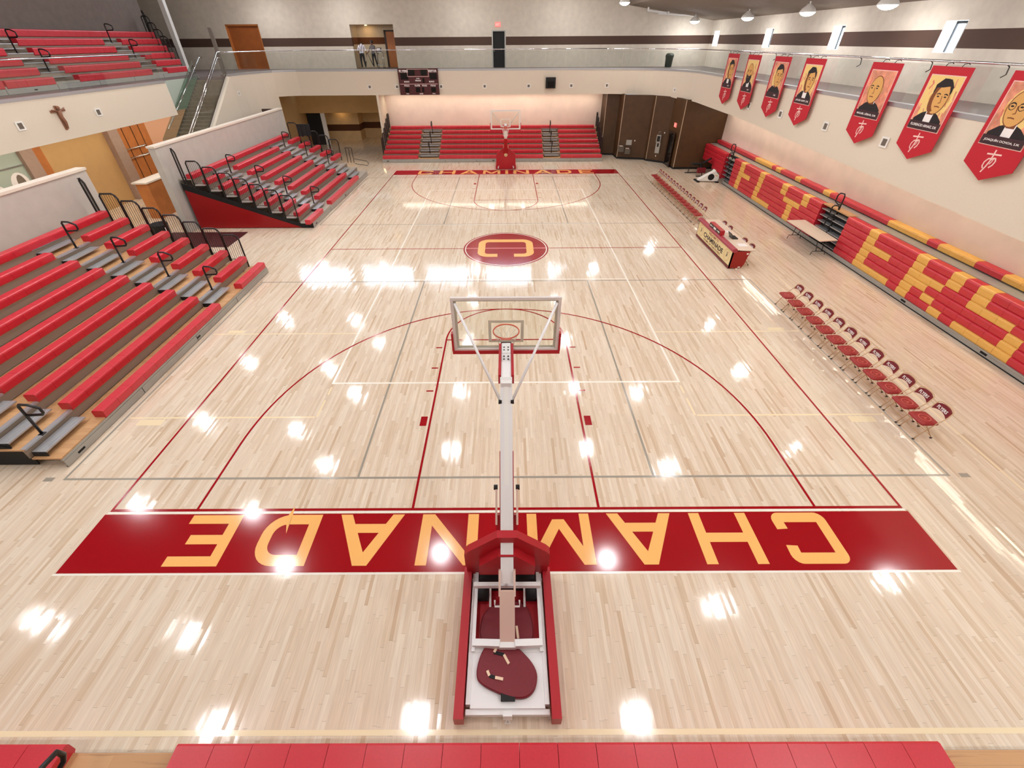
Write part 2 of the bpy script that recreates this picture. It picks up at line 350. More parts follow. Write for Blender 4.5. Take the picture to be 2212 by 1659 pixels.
# glyph boxes: letter, x-left .. x-right as the band reads from the court
LET = [('C', -6.03, -5.02), ('H', -4.57, -3.49), ('A', -3.14, -1.92), ('M', -1.58, -.4), ('I', -.05, .14), ('N', .51, 1.58), ('A', 1.93, 3.15), ('D', 3.5, 4.5), ('E', 5.02, 5.98)]
near_q, far_q = [], []
for ch, a, b in LET:
    for q in glyph(ch, b-a, .99, .2):
        near_q.append([(-(p[0]+a), -.14-.99+(.99-p[1])) for p in q] if 0 else [(-(p[0]+a), -.14-p[1]) for p in q])
        far_q.append([(p[0]+a, YF+.06+p[1]) for p in q])
flat('band_lettering', 'paint_gold', near_q, .004, 'gold capital letters on the near baseline band')
flat('band_lettering', 'paint_gold', far_q, .004, 'gold capital letters on the far baseline band')
r = .32; x0, x1, y0, y1 = -1.06, 1.04, 12.05, 13.66
cp = [(-.36, y0), (x0+r, y0)] + arc(x0+r, y0+r, r, 1.5*pi, pi, 6)[1:] + arc(x0+r, y1-r, r, pi, pi/2, 6) + arc(x1-r, y1-r, r, pi/2, 0, 6) + arc(x1-r, y0+r, r, 0, -pi/2, 6) + [(.34, y0)]
flat('circle_letter', 'paint_gold', strip(cp, .31), .005, 'gold block letter in the centre circle')
wl = [rect(-4.62, -4.56, 3.73, 21.86), rect(4.56, 4.62, 3.73, 21.86), rect(-4.56, 4.56, 3.73, 3.79), rect(-4.56, 4.56, 21.8, 21.86), rect(-4.56, 4.56, 9.78, 9.83), rect(-4.56, 4.56, 15.8, 15.85)]
flat('volleyball_lines', 'paint_white', wl, .0025, 'white volleyball court lines')
cr = []
for sx in (-1, 1):
    for y in (2.5, 6.15, 19.4, 23.1): cr.append(rect(*sorted((sx*4.62, sx*9.1)), y-.025, y+.025))
    for a, b in ((2.5, 3.1), (3.3, 3.6), (22.0, 23.1)): cr.append(rect(*sorted((sx*4.55, sx*4.6)), a, b))
    cr.append(rect(*sorted((sx*8.2, sx*8.8)), 2.25, 2.44)); cr.append(rect(*sorted((sx*8.2, sx*8.7)), 6.2, 6.36))
cr.append(rect(-30, 16, -3.37, -3.31)); cr.append(rect(10.36, 10.4, -3.3, 24))
flat('practice_lines', 'paint_cream', cr, .0015, 'pale cream practice court lines')
gr = []
for a, b in ((.69, 9.7), (15.85, 24.86)):
    gr += [rect(-9.22, 9.22, a, a+.05), rect(-9.22, 9.22, b-.05, b), rect(9.17, 9.22, a, b), rect(-9.22, -9.17, a, b), rect(3.05, 3.1, a, b), rect(-3.1, -3.05, a, b)]
gr += [rect(-9.62, -9.42, .66, .76), rect(9.42, 9.62, .66, .76)]
flat('side_court_lines', 'paint_grey', gr, .002, 'grey side court lines')
# ---------------------------------------------------------------- building shell
ZB = 5.65            # balcony floor
ZS = 4.2             # soffit
banded('upper_wall', (206, 196, 180), (78, 56, 44), 7.06, 7.58)
XR, YBK, XL = 15.3, 34.6, -23.7
def wall_with_openings(name, m, fn, a0, a1, z0, z1, holes, t, label=None):
    """wall along a (a0..a1) with rectangular holes [(a,b,zlo,zhi)]; fn(a, t, z) -> xyz"""
    mb = MB(fn); xs = sorted({a0, a1, *[h[0] for h in holes], *[h[1] for h in holes]})
    for i in range(len(xs)-1):
        c = (xs[i]+xs[i+1])/2; hs = sorted([h for h in holes if h[0] < c < h[1]], key=lambda h: h[2]); z = z0
        for h in hs:
            if h[2] > z+1e-4: mb.box(xs[i], xs[i+1], 0, t, z, h[2])
            z = h[3]
        if z < z1-1e-4: mb.box(xs[i], xs[i+1], 0, t, z, z1)
    return struct(mb, name, m, label)
# upper back wall with door, recess and clerestory windows
CW = [(-20.9, -15.6), (-14.6, -9.3), (-8.3, -3.6), (-2.2, 2.6), (4.0, 9.2)]
holes = [(-20.66, -18.2, ZB, 8.42), (-11.48, -8.28, ZB, 8.36), (-.96, -.03, ZB, 7.94)] + [(a, b, 10.9, 13.2) for a, b in CW]
wall_with_openings('wall_back', 'upper_wall', lambda a, t, z: (a, YBK+t, z), -30, 17, ZS, 14.2, holes, .3, 'pale upper back wall with a brown stripe')
for i, (a, b) in enumerate(CW):
    w = struct(MB().box(a, b, YBK+.18, YBK+.2, 10.9, 13.2), 'window_%d' % (i+1), 'daylight', 'tall clerestory window high in the back wall, %s from the left' % ORD[i])
    f = MB()
    for x in (a, (a+b)/2-.04, b-.08): f.box(x, x+.08, YBK+.06, YBK+.18, 10.9, 13.2)
    for z in (10.9, 13.1): f.box(a, b, YBK+.06, YBK+.18, z, z+.1)
    f.build('window_frame', 'white_steel', w)
# right upper wall with slit windows
SW = [(12.8, 13.7), (19.1, 19.95), (25.45, 26.35), (33.0, 34.0)]
RW = [(a, b, 6.92, 7.83) for a, b in SW]
wall_with_openings('wall_right', 'upper_wall', lambda a, t, z: (XR+t, a, z), -10, YBK+.3, ZS, 14.2, RW, .5, 'pale upper right wall with a brown stripe and slit windows')
for i, (a, b) in enumerate(SW):
    w = struct(MB().box(XR+.44, XR+.46, a, b, 6.92, 7.83), 'window_%d' % (6+i), 'slit_daylight', 'small square slit window in the right wall, %s from the near end' % ORD[i])
    f = MB(); f.box(XR+.38, XR+.44, a, b, 7.74, 7.83); f.box(XR+.38, XR+.44, a+.42, a+.48, 6.92, 7.74); f.box(XR+.38, XR+.44, a, a+.04, 6.92, 7.74); f.box(XR+.38, XR+.44, b-.04, b, 6.92, 7.74)
    f.build('window_frame', 'dark_screen', w)
    f = MB(); f.box(XR+.002, XR+.38, a, a+.012, 6.92, 7.83); f.box(XR+.002, XR+.38, b-.012, b, 6.92, 7.83); f.box(XR+.002, XR+.38, a+.012, b-.012, 6.92, 6.932); f.box(XR+.002, XR+.38, a+.012, b-.012, 7.818, 7.83); f.build('reveal', 'white_plastic', w)
struct(MB().box(XL-.3, XL, -10, 30.6, ZB, 14.2), 'wall_left', 'dark_plaster', 'grey brown wall behind the upper left bleachers')
struct(MB().box(-30.2, -30, -10, 42, 0, 14.2), 'wall_far_left', 'plaster_cream')
struct(MB().box(-30, 17, -10.2, -10, 0, 14.2), 'wall_front', 'plaster_cream')
struct(MB().box(-23.0, -22.7, 31.6, 31.9, ZB, 14.2), 'trim_1', 'white_plastic', 'white square column beside the upper left bleachers')
# ceiling: low over the right balcony, rising over the court
cp_ = [(17, 8.42), (15.4, 8.44), (9.0, 9.35), (2.5, 13.6), (-30, 13.9)]
mb = MB()
for (xa, za), (xb, zb_) in zip(cp_, cp_[1:]):
    mb.add([(xa, -10, za), (xb, -10, zb_), (xb, 35, zb_), (xa, 35, za), (xa, -10, za+.2), (xb, -10, zb_+.2), (xb, 35, zb_+.2), (xa, 35, za+.2)], [(0, 1, 2, 3), (7, 6, 5, 4), (0, 4, 5, 1), (2, 6, 7, 3)])
struct(mb, 'ceiling', 'ceiling_brown', 'dark brown sloping ceiling')
# lower walls
struct(MB().box(14.5, 14.8, -10, 26.66, 0, ZS), 'wall_right_lower', 'wash_wall', 'warmly lit blush wall behind the folded right bleachers')
struct(MB().box(-9.25, 7.42, 33.0, 33.3, 0, ZS), 'wall_back_lower', 'wash_wall', 'warmly lit blush wall behind the far bleachers')
struct(MB().box(-9.4, -9.25, 31.05, 39.6, 0, ZS), 'wall_hall_side', 'plaster_cream')
bp_ = [(7.42, 33.3), (7.45, 31.45), (8.37, 31.3), (8.42, 30.08), (10.36, 29.62), (10.43, 29.3), (11.45, 28.5), (11.62, 27.05), (11.65, 26.7), (14.8, 26.66)]
mb = MB()
for a, b in zip(bp_, bp_[1:]):
    d = Vector((b[0]-a[0], b[1]-a[1])).normalized(); n = Vector((-d.y, d.x))*.15
    n = n if n.y > 0 or n.x > 0 else -n
    mb.vprism([a, b, (b[0]+n.x, b[1]+n.y), (a[0]+n.x, a[1]+n.y)], 0, ZS)
brown = struct(mb, 'wall_corner', 'wood_brown', 'dark brown stepped panel wall in the far right corner')
mb = MB()
for x, y in ((7.45, 31.45), (8.42, 30.08), (10.43, 29.3), (11.65, 26.7)): mb.box(x-.02, x+.02, y-.03, y+.01, .12, ZS)
mb.build('edge_strip', 'pale_trim', brown)
mb = MB()
for a, b in zip(bp_[1:], bp_[2:]): mb.obb((a[0], a[1]-.012, .06), (b[0], b[1]-.012, .06), .03, .12)
struct(mb, 'baseboard_corner', 'black_matte')
# back left hall
struct(MB().box(-17.2, -9.25, 35.6, 35.8, 2.52, ZS), 'wall_hall_bulkhead', 'ochre_wall', 'ochre bulkhead above the hallway')
banded('hall_wall', (214, 186, 142), (84, 48, 26), .78, 1.3)
struct(MB().box(-17.4, -13.35, 38.2, 38.4, 0, 2.52), 'wall_hall_left', 'hall_wall')
struct(MB().box(-13.35, -13.2, 38.2, 39.6, 0, 2.52), 'wall_hall_return', 'hall_wall')
struct(MB().box(-13.35, -9.25, 39.6, 39.8, 0, 2.52), 'wall_hall_back', 'hall_wall')
struct(MB().box(-17.2, -9.4, 35.8, 39.6, 2.52, 2.6), 'ceiling_hall', 'soffit')
struct(MB().box(-17.4, -17.2, 31.0, 39.8, 0, ZS), 'wall_hall_west', 'ochre_wall')
dr = struct(MB().box(-16.95, -15.75, 36.2, 36.26, 0, 2.45), 'door_4', 'black_matte', 'dark door in the hallway at the back left')
MB().box(-15.75, -15.4, 36.2, 36.3, 0, 2.45).build('door_jamb', 'white_plastic', dr)
for i, x in enumerate((-14.6, -11.4)):
    t = thing('downlight', 'recessed downlight in the hallway ceiling, %s side' % ('left', 'right')[i], 'light', (x, 37.7, 2.5), 'hallway downlights')
    MB().lathe([(.09, 0), (.11, .018), (.05, .018)], (x, 37.7, 2.5), 16).build('trim_ring', 'white_plastic', t)
    MB().lathe([(.07, -.004), (.07, .004)], (x, 37.7, 2.5), 16).build('lens', 'warm_glow', t)
# balcony slabs and soffits
def arc_pts(cx, cy, r, a0, a1, n): return arc(cx, cy, r, a0, a1, n)
CR = [(7.0, 31.0)] + arc(7.0, 26.0, 5.0, pi/2, 0, 14)[1:] + [(12.0, 20), (12.0, 14), (12.0, 8), (12.0, 2), (12.0, -5.6)]
CL = [(-17.1, 26.4), (-17.02, 27.5), (-16.86, 28.6), (-16.6, 29.6), (-16.2, 30.45), (-15.6, 30.9), (-14.8, 31.08), (-13, 31.1), (-9, 31.05), (0, 31.0)]
mb = MB()
outer = CL + CR
mb.vprism([(-30, YBK), (-30, 26.4)] + offs(outer, .12)[:1] + offs(outer, .12)[1:] + [(XR+.1, -5.6), (XR+.1, YBK)], ZS+.02, ZB)
struct(mb, 'floor_balcony', 'balcony_tile', 'grey balcony floor slab round the court')
mb = MB(); mb.box(-30, -18.95, -10, 26.4, ZS+.02, ZB); mb.box(-18.95, -18.0, -10, 21.5, ZS+.02, ZB); mb.box(-18.0, 17, -10, -5.7, ZS+.02, ZB)
struct(mb, 'floor_balcony_left', 'balcony_tile', 'grey balcony floor slab on the left side')
# fascias
ZT = 5.74
def fascia(name, pts, bot, label, top=ZT, t=.22, side=1):
    mb = MB(); n = len(pts)
    L = []
    for i in range(n):
        a = Vector(pts[max(i-1, 0)]); b = Vector(pts[min(i+1, n-1)]); d = (b-a).normalized(); nn = Vector((-d.y, d.x))*t*side
        L.append((Vector(pts[i]), Vector(pts[i])+nn, bot(*pts[i])))
    for (p, q, zb), (p2, q2, zb2) in zip(L, L[1:]):
        mb.add([(p.x, p.y, zb), (p2.x, p2.y, zb2), (q2.x, q2.y, zb2), (q.x, q.y, zb), (p.x, p.y, top), (p2.x, p2.y, top), (q2.x, q2.y, top), (q.x, q.y, top)],
               [(0, 1, 5, 4), (3, 7, 6, 2), (4, 5, 6, 7), (0, 3, 2, 1), (0, 4, 7, 3), (1, 2, 6, 5)])
    o = struct(mb, name, 'plaster_cream', label)
    mb = MB()
    for (p, q, zb), (p2, q2, zb2) in zip(L, L[1:]):
        e = (q-p).normalized()*-.015; e2 = (q2-p2).normalized()*-.015
        mb.add([(p.x+e.x, p.y+e.y, top-.1), (p2.x+e2.x, p2.y+e2.y, top-.1), (q2.x, q2.y, top-.1), (q.x, q.y, top-.1), (p.x+e.x, p.y+e.y, top+.012), (p2.x+e2.x, p2.y+e2.y, top+.012), (q2.x, q2.y, top+.012), (q.x, q.y, top+.012)],
               [(0, 1, 5, 4), (3, 7, 6, 2), (4, 5, 6, 7), (0, 3, 2, 1), (0, 4, 7, 3), (1, 2, 6, 5)])
    mb.build('cap_strip', 'aluminium', o)
    return o
def rbot(x, y):
    if x < 11.5: return 4.17 if y > 27 else 4.12
    return 3.36 + (y-0)*.0345 if y < 22 else 4.12
fascia('wall_balcony_right', CR, rbot, 'cream balcony front on the right side', side=1)
fascia('wall_balcony_back', CL[4:] + [(7.0, 31.0)], lambda x, y: 4.18, 'cream balcony front at the far end', side=1)
fascia('wall_balcony_left', [(-17.9, -5.6), (-17.9, 5), (-17.9, 14), (-17.9, 21.6)], lambda x, y: 4.16, 'cream balcony front on the left side', side=1)
sw_ = [(20.0, 0), (26.3, 0), (26.3, ZB), (26.15, ZB-.17), (20.0, ZB-.17-6.15*.668)]
struct(MB().prism(sw_, lambda p, q, k: (k, p, q), -17.17, -16.98), 'wall_stair_stringer', 'plaster_cream', 'cream wall following the slope of the staircase')
fascia('wall_stairs', [(-17.1, 26.3)] + CL[1:5], lambda x, y: 0.0, 'cream wall between the stairs and the hallway', side=1)
fascia('wall_balcony_front', [(-17.9, -5.6), (12, -5.6)], lambda x, y: 4.2, 'cream balcony front at the near end', side=-1)
# low concrete walls behind the left bleachers
def concrete(name, y0, y1, label):
    o = struct(MB().box(-15.3, -15.02, y0, y1, 0, 3.7), name, 'concrete', label)
    MB().box(-15.34, -14.98, y0-.03, y1+.03, 3.7, 3.78).build('coping', 'pale_coping', o)
concrete('wall_concrete_near', -8, 11.25, 'rough pale concrete wall behind the near left bleachers')
concrete('wall_concrete_far', 14.95, 27.8, 'rough pale concrete wall behind the far left bleachers')
dk = struct(MB().box(-16.35, -15.3, 27.75, 27.9, 0, 3.72), 'wall_dark_return', 'brown_trim', 'dark brown wall end beside the far left bleachers')
# lobby behind the left bleachers
lob = struct(MB().box(-21.8, -21.5, -10, 31, 0, ZS), 'wall_lobby', 'ochre_wall', 'ochre lobby wall under the left balcony')
MB().box(-21.5, -21.47, 8, 15.35, 0, ZS).build('grey_panel', 'grey_green', lob)
MB().box(-21.5, -21.3, 15.35, 15.98, 0, ZS).build('stone_pier', 'mauve_stone', lob)
MB().box(-21.5, -21.38, 15.98, 16.46, 0, ZS).build('wood_strip', 'orange_wood', lob)
MB().box(-21.5, -21.2, 20.35, 21.05, 0, ZS).build('stone_pier', 'mauve_stone', lob)
MB().box(-21.5, -21.42, 21.05, 23.5, 0, ZS).build('wood_panel', 'orange_wood', lob)
MB().box(-21.5, -21.46, 23.5, 31, 0, ZS).build('salmon_panel', 'salmon_wall', lob)
mb = MB()
for y in (21.6, 22.3, 22.9): mb.box(-21.42, -21.40, y, y+.03, 0, ZS)
mb.build('panel_joint', 'brown_trim', lob)
# stair opening side wall seen through the gap
struct(MB().box(-18.945, -18.935, 21.5, 26.4, ZS-.02, ZB), 'wall_stair_side', 'grey_green', 'grey green wall beside the balcony stairs')
# ---------------------------------------------------------------- stairs
t = thing('staircase', 'stone staircase with glass side dropping from the left balcony', 'stairs', (-18, 23.5, 0))
mb = MB()
for i in range(21):
    y = 26.35-.25*i; z = ZB-.167*(i+1)
    mb.box(-18.93, -17.22, y-.25-.02, y, z-.18, z)
mb.build('steps', 'stone_step', t)
mb = MB(); mb.obb((-18.95, 26.4, ZB-.12), (-18.95, 21.1, ZB-.12-5.3*.668), .05, .34); mb.obb((-17.18, 26.4, ZB-.02), (-17.18, 21.1, ZB-.02-5.3*.668), .08, .3); mb.build('stringer', 'chrome', t)
def sl(y): return ZB-(26.4-y)*.668
mb = MB(); mb.add([(-17.15, 26.2, sl(26.2)+.1), (-17.15, 21, sl(21)+.1), (-17.15, 21, sl(21)+1.15), (-17.15, 26.2, sl(26.2)+1.15)], [(0, 1, 2, 3)]); mb.build('glass_panel', 'glass', t)
mb = MB(); mb.add([(-18.9, 26.2, sl(26.2)+.1), (-18.9, 21, sl(21)+.1), (-18.9, 21, sl(21)+1.0), (-18.9, 26.2, sl(26.2)+1.0)], [(0, 1, 2, 3)]); mb.build('glass_panel', 'glass_green', t)
MB().tube([(-17.15, 27.0, 6.88), (-17.15, 26.05, 6.88), (-17.15, 20.6, 3.24)], .035).build('handrail', 'chrome', t, True)
MB().tube([(-17.35, 26.6, 6.6), (-17.35, 26.25, 6.6), (-17.35, 21.0, 3.1)], .022).build('handrail', 'chrome', t, True)
MB().tube([(-18.82, 27.2, 6.6), (-18.82, 26.9, 6.6), (-18.82, 21.7, 3.45)], .03).build('handrail', 'chrome', t, True)
# ---------------------------------------------------------------- balcony glass railings
def railing(name, pts, label, zr, off=.1, gz=(ZT+.01, None), jo=1.4, gl='glass'):
    t = thing(name, label, 'railing', (pts[0][0], pts[0][1], ZT))
    P = [Vector((p[0], p[1], 0)) for p in pts]
    for a, b in zip(P, P[1:]):
        n = max(1, round((b-a).length/jo)); d = (b-a)/n
        for i in range(n):
            p, q = a+d*i, a+d*(i+1); g = (q-p).normalized()*.008
            MB().obb((p.x+g.x, p.y+g.y, (ZT+zr)/2-.02), (q.x-g.x, q.y-g.y, (ZT+zr)/2-.02), .014, zr-ZT-.1).build('glass_panel', gl, t)
    MB().tube([(p.x, p.y, zr) for p in P], .028).build('handrail', 'chrome', t, True)
    return t
rail_r = railing('glass_railing', offs(CR, .08), 'glass railing with chrome handrail behind the hanging portrait banners', 6.84)
rail_b = railing('glass_railing', offs(CL + [(7.0, 31.0)], .08), 'glass railing with chrome handrail above the scoreboard', 6.86)
rail_l = railing('glass_railing', [(-17.98, -5.5), (-17.98, 5), (-17.98, 14), (-17.98, 21.5)], 'glass railing with chrome handrail before the upper left bleachers', 6.9)
for y in (23.2, 20.9, 18.4, 15.7, 12.7, 9.7, 7.4):
    MB().tube([(12.08, y, 6.85), (12.2, y, 6.78), (12.22, y, 6.62), (12.12, y, 6.56)], .014).build('rail_hook', 'black_steel', rail_r, True)
# ---------------------------------------------------------------- bleachers
def seat_profile(d0, d1, z0, z1):
    return [(d0+.05, z0), (d1-.02, z0), (d1, z0+.03), (d1, z1-.03), (d1-.03, z1), (d0+.03, z1), (d0+.006, z1-.02), (d0, z1-.05), (d0+.012, z0+.03)]
def seat_run(T, a, b, prof, m, parent, mod=.457):
    mb = MB(T); n = max(1, round((b-a)/mod)); w = (b-a)/n
    for i in range(n):
        mb.prism(prof, lambda p, q, t: (t, p, q), a+i*w+.003, a+(i+1)*w-.003)
    return mb.build('seat', m, parent, label=('yellow' if 'yellow' in m else 'red')+' upholstered seat run') if m == 'seat_yellow' else mb.build('seat', m, parent)
def aisle_rail(T, u, v, z, parent, h=.86, fwd=-.42):
    mb = MB(T); r = .028
    mb.tube([(u, v, z), (u, v-.02, z+h-.05), (u, v-.06, z+h), (u, v+fwd*.55, z+h-.01), (u, v+fwd, z+h-.1), (u, v+fwd, z+h-.22), (u, v+fwd*.9, z+h-.28), (u, v-.02, z+h-.3)], r)
    mb.box(u-.05, u+.05, v-.05, v+.05, z-.002, z+.02)
    return mb.build('aisle_rail', 'black_steel', parent, True)
def guard_panel(T, u, v0, v1, z, parent, h=1.02, n=6):
    mb = MB(T); r = .032
    mb.tube([(u, v1, z-.22), (u, v1, z+h-.08), (u, v1-.05, z+h), (u, v0+.13, z+h), (u, v0+.04, z+h-.07), (u, v0, z+h-.17), (u, v0, z-.28)], r, 6)
    mb.tube([(u, v0, z+.06), (u, v1, z+.06)], .012, 6)
    for i in range(1, n+1):
        v = v0+(v1-v0)*i/(n+1); mb.tube([(u, v, z+.06), (u, v, z+h-.02 if v > v0+.12 else z+h-.08)], .007, 5)
    return mb.build('guard_rail', 'black_steel', parent)
def bleacher(name, label, T, K, d, rise, seat0, u0, u1, runs, aisles=(), rails=(), guards=(), zb=0., decks=None, deck='plywood', thin=(), sh=.2, stag=0.):
    """rows along u, going back along v; seat0 = height of the first seat top; runs(k)->[(a,b,mat)]"""
    o = T((u0+u1)/2, 0, zb); root = thing(name, label, 'bleachers', o)
    for k in range(K):
        zd = zb+seat0-.2+rise*k; v = k*d; a, b = (decks(k) if decks else (u0, u1))
        MB(T).box(a, b, v+.02, v+d+(.02 if k < K-1 else 0), zd-.035, zd).build('deck', deck, root)
        mb = MB(T); zl = zd-rise if k else zb
        if k: mb.box(a, b, v+.035, v+.06, zl+.002, zd-.036); mb.build('riser', 'riser', root)
        else:
            mb.box(a, b, v, v+.03, zb+.012, zd-.09); mb.box(a, b, v+.03, v+.06, zd-.09, zd-.036); mb.box(a, b, v+.01, v+.03, zd-.085, zd-.03)
            n = max(1, round((b-a)/2.4))
            kp = mb.build('kick_panel', 'galvanised', root)
            mb = MB(T)
            for i in range(1, n): mb.box(a+(b-a)*i/n-.008, a+(b-a)*i/n+.008, v-.003, v, zb+.012, zd-.09)
            mb.box(a+.3, a+.48, v-.004, v, zb+.07, zb+.12); mb.box((a+b)/2, (a+b)/2+.16, v-.004, v, zb+.07, zb+.12)
            mb.build('slot', 'black_matte', kp)
            MB(T).box(a, b, v+.012, v+.06, zb, zb+.012).build('floor_seal', 'black_matte', root)
        for (p, q, m) in runs(k): seat_run(T, p, q, seat_profile(v-.03, v+.25, zd+.17-sh, zd+.2), m, root)
        for (p, q) in aisles:
            if k == 0: continue
            c = (p+q)/2; w = (q-p)*.41
            mb = MB(T)
            mb.box(c-w, c+w, v-.3, v+.0, zd-rise*.5-.03, zd-rise*.5)
            for j in range(4): mb.box(c-w, c+w, v-.29+j*.075, v-.24+j*.075, zd-rise*.5, zd-rise*.5+.005)
            mb.box(c-w-.06, c+w+.1, v, v+.1, zd-.03, zd+.012)
            st = mb.build('aisle_step', 'aluminium', root)
            MB(T).box(c-w-.012, c-w, v-.3, v, zd-rise+.0, zd-rise*.5-.01).build('step_end', 'black_matte', st)
    for (u, k) in rails: aisle_rail(T, u, k*d+.03, zb+seat0-.2+rise*k, root)
    for (u, ks) in guards:
        for k in ks: guard_panel(T, u+stag*k, k*d+.03, (k+1)*d-.01, zb+seat0-.2+rise*k, root)
    for (u, k) in thin: guard_panel(T, u+stag*k, k*d+d*.45, k*d+d*.64, zb+seat0-.2+rise*k, root, 1.3, 1)
    return root
R_, Y_ = 'seat_red', 'seat_yellow'
# near left section (rows climb away from the court)
TL = lambda u, v, w: (-9.36-v, u, w)
def r1(k): return [(2.26, 10.45, R_)] if k == 8 else [(2.26, 7.27, R_), (8.65, 10.45, R_)]
b1 = bleacher('bleachers', 'near left bleachers with red seats, opened out beside the concrete wall', TL, 9, .622, .2535, .47, 1.04, 10.55, r1,
    aisles=[(1.0, 2.26), (7.27, 8.65)], rails=[(8.1, 1), (8.1, 3), (8.1, 5), (8.1, 7), (1.5, 1)], guards=[(10.5, range(1, 8))], thin=[(10.5, 8)])
MB(TL).prism([(.75, .03), (5.55, .03), (5.55, 1.95)], lambda p, q, t: (t, p, q), 10.5, 10.54).build('end_panel', 'maroon_board', b1, label='dark red end panel')
MB(TL).prism([(.66, .03), (.66, .42), (5.5, 2.25), (5.5, .03)], lambda p, q, t: (t, p, q), 1.08, 1.1).build('end_frame', 'black_matte', b1)
# far left section
def r2(k):
    if k == 8: return [(15.55, 26.3, R_)]
    L = [(15.6 if k else 15.25, 17.0, R_), (18.3, 23.2 if k else 23.5, R_)]
    return L + ([(25.07, 26.45, R_)] if k >= 3 else [])
b2 = bleacher('bleachers', 'far left bleachers with red seats and a bright red end panel', TL, 9, .622, .2535, .47, 15.5, 26.5, r2,
    aisles=[(17.0, 18.3), (23.2, 25.07)], rails=[(17.65, 1), (17.65, 3), (17.65, 5), (17.65, 7), (24.1, 3), (24.1, 5), (24.1, 7)],
    guards=[(15.5, range(1, 8)), (26.5, range(3, 8))], thin=[(15.5, 8)], decks=lambda k: (15.5, 25.55) if k < 3 else (15.5, 26.5), deck='grey_ply')
MB(TL).prism([(.55, .03), (5.5, .03), (5.5, 1.82)], lambda p, q, t: (t, p, q), 15.46, 15.5).build('end_panel', 'panel_red', b2, label='bright red triangular end panel')
MB(TL).prism([(0, .02), (.62, .02), (5.55, 1.8), (5.55, 2.12), (.62, .24), (0, .24)], lambda p, q, t: (t, p, q), 15.47, 15.5).build('end_frame', 'black_matte', b2)
mb = MB(TL)
for k in range(8): mb.box(15.44, 15.5, k*.622+.1, k*.622+.55, .27+.2535*k-.035, .27+.2535*k)
mb.build('deck_cap', 'aluminium', b2)
mb = MB(TL)
for v in (.75, .95, 1.15): mb.tube([(25.5, v, .8), (25.5, v, 1.72)], .02, 6)
mb.tube([(25.5, .75, 1.72), (25.5, 1.2, 1.72)], .02, 6); mb.tube([(25.5, .7, .75), (25.5, -.1, .62), (25.5, -.2, .75), (25.5, -.1, .9), (25.5, .7, 1.05)], .018, 6)
mb.build('end_rail', 'black_steel', b2)
# far end section
TB = lambda u, v, w: (u, 29.22+v, w)
def r3(k): return [(-9.0, 6.9, R_)] if k == 6 else [(-9.15+.03*k, -6.55, R_), (-4.95, 2.75, R_), (4.05, 7.1-.03*k, R_)]
b3 = bleacher('bleachers', 'far end bleachers with red seats below the scoreboard', TB, 7, .54, .25, .46, -9.2, 7.15, r3,
    aisles=[(-6.55, -4.95), (2.75, 4.05)], rails=[(-5.7, 1), (-5.7, 3), (-5.7, 5), (3.4, 1), (3.4, 3), (3.4, 5)], guards=[(-9.2, range(1, 7)), (7.12, range(1, 7))])
# upper left section
TU = lambda u, v, w: (-20.3-v, u, w)
def r4(k): return [(6.0, 27.7+.4*k, R_)] if k == 5 else [(6.0, 15.4, R_), (15.5, 17.83, R_), (19.2, 24.38, R_), (25.76, 27.7+.4*k, R_)]
b4 = bleacher('bleachers', 'upper left bleachers with red seats on the balcony', TU, 6, .5, .355, .5, 5.5, 28.0, r4,
    aisles=[(17.83, 19.2), (24.38, 25.76)], rails=[(18.4, 1), (18.4, 3), (25.0, 2), (25.0, 4)], guards=[(27.75, range(1, 6))], thin=[(27.75, 5)], zb=ZB, deck='grey_ply', sh=.27, stag=.4, decks=lambda k: (5.5, 27.75+.4*k))
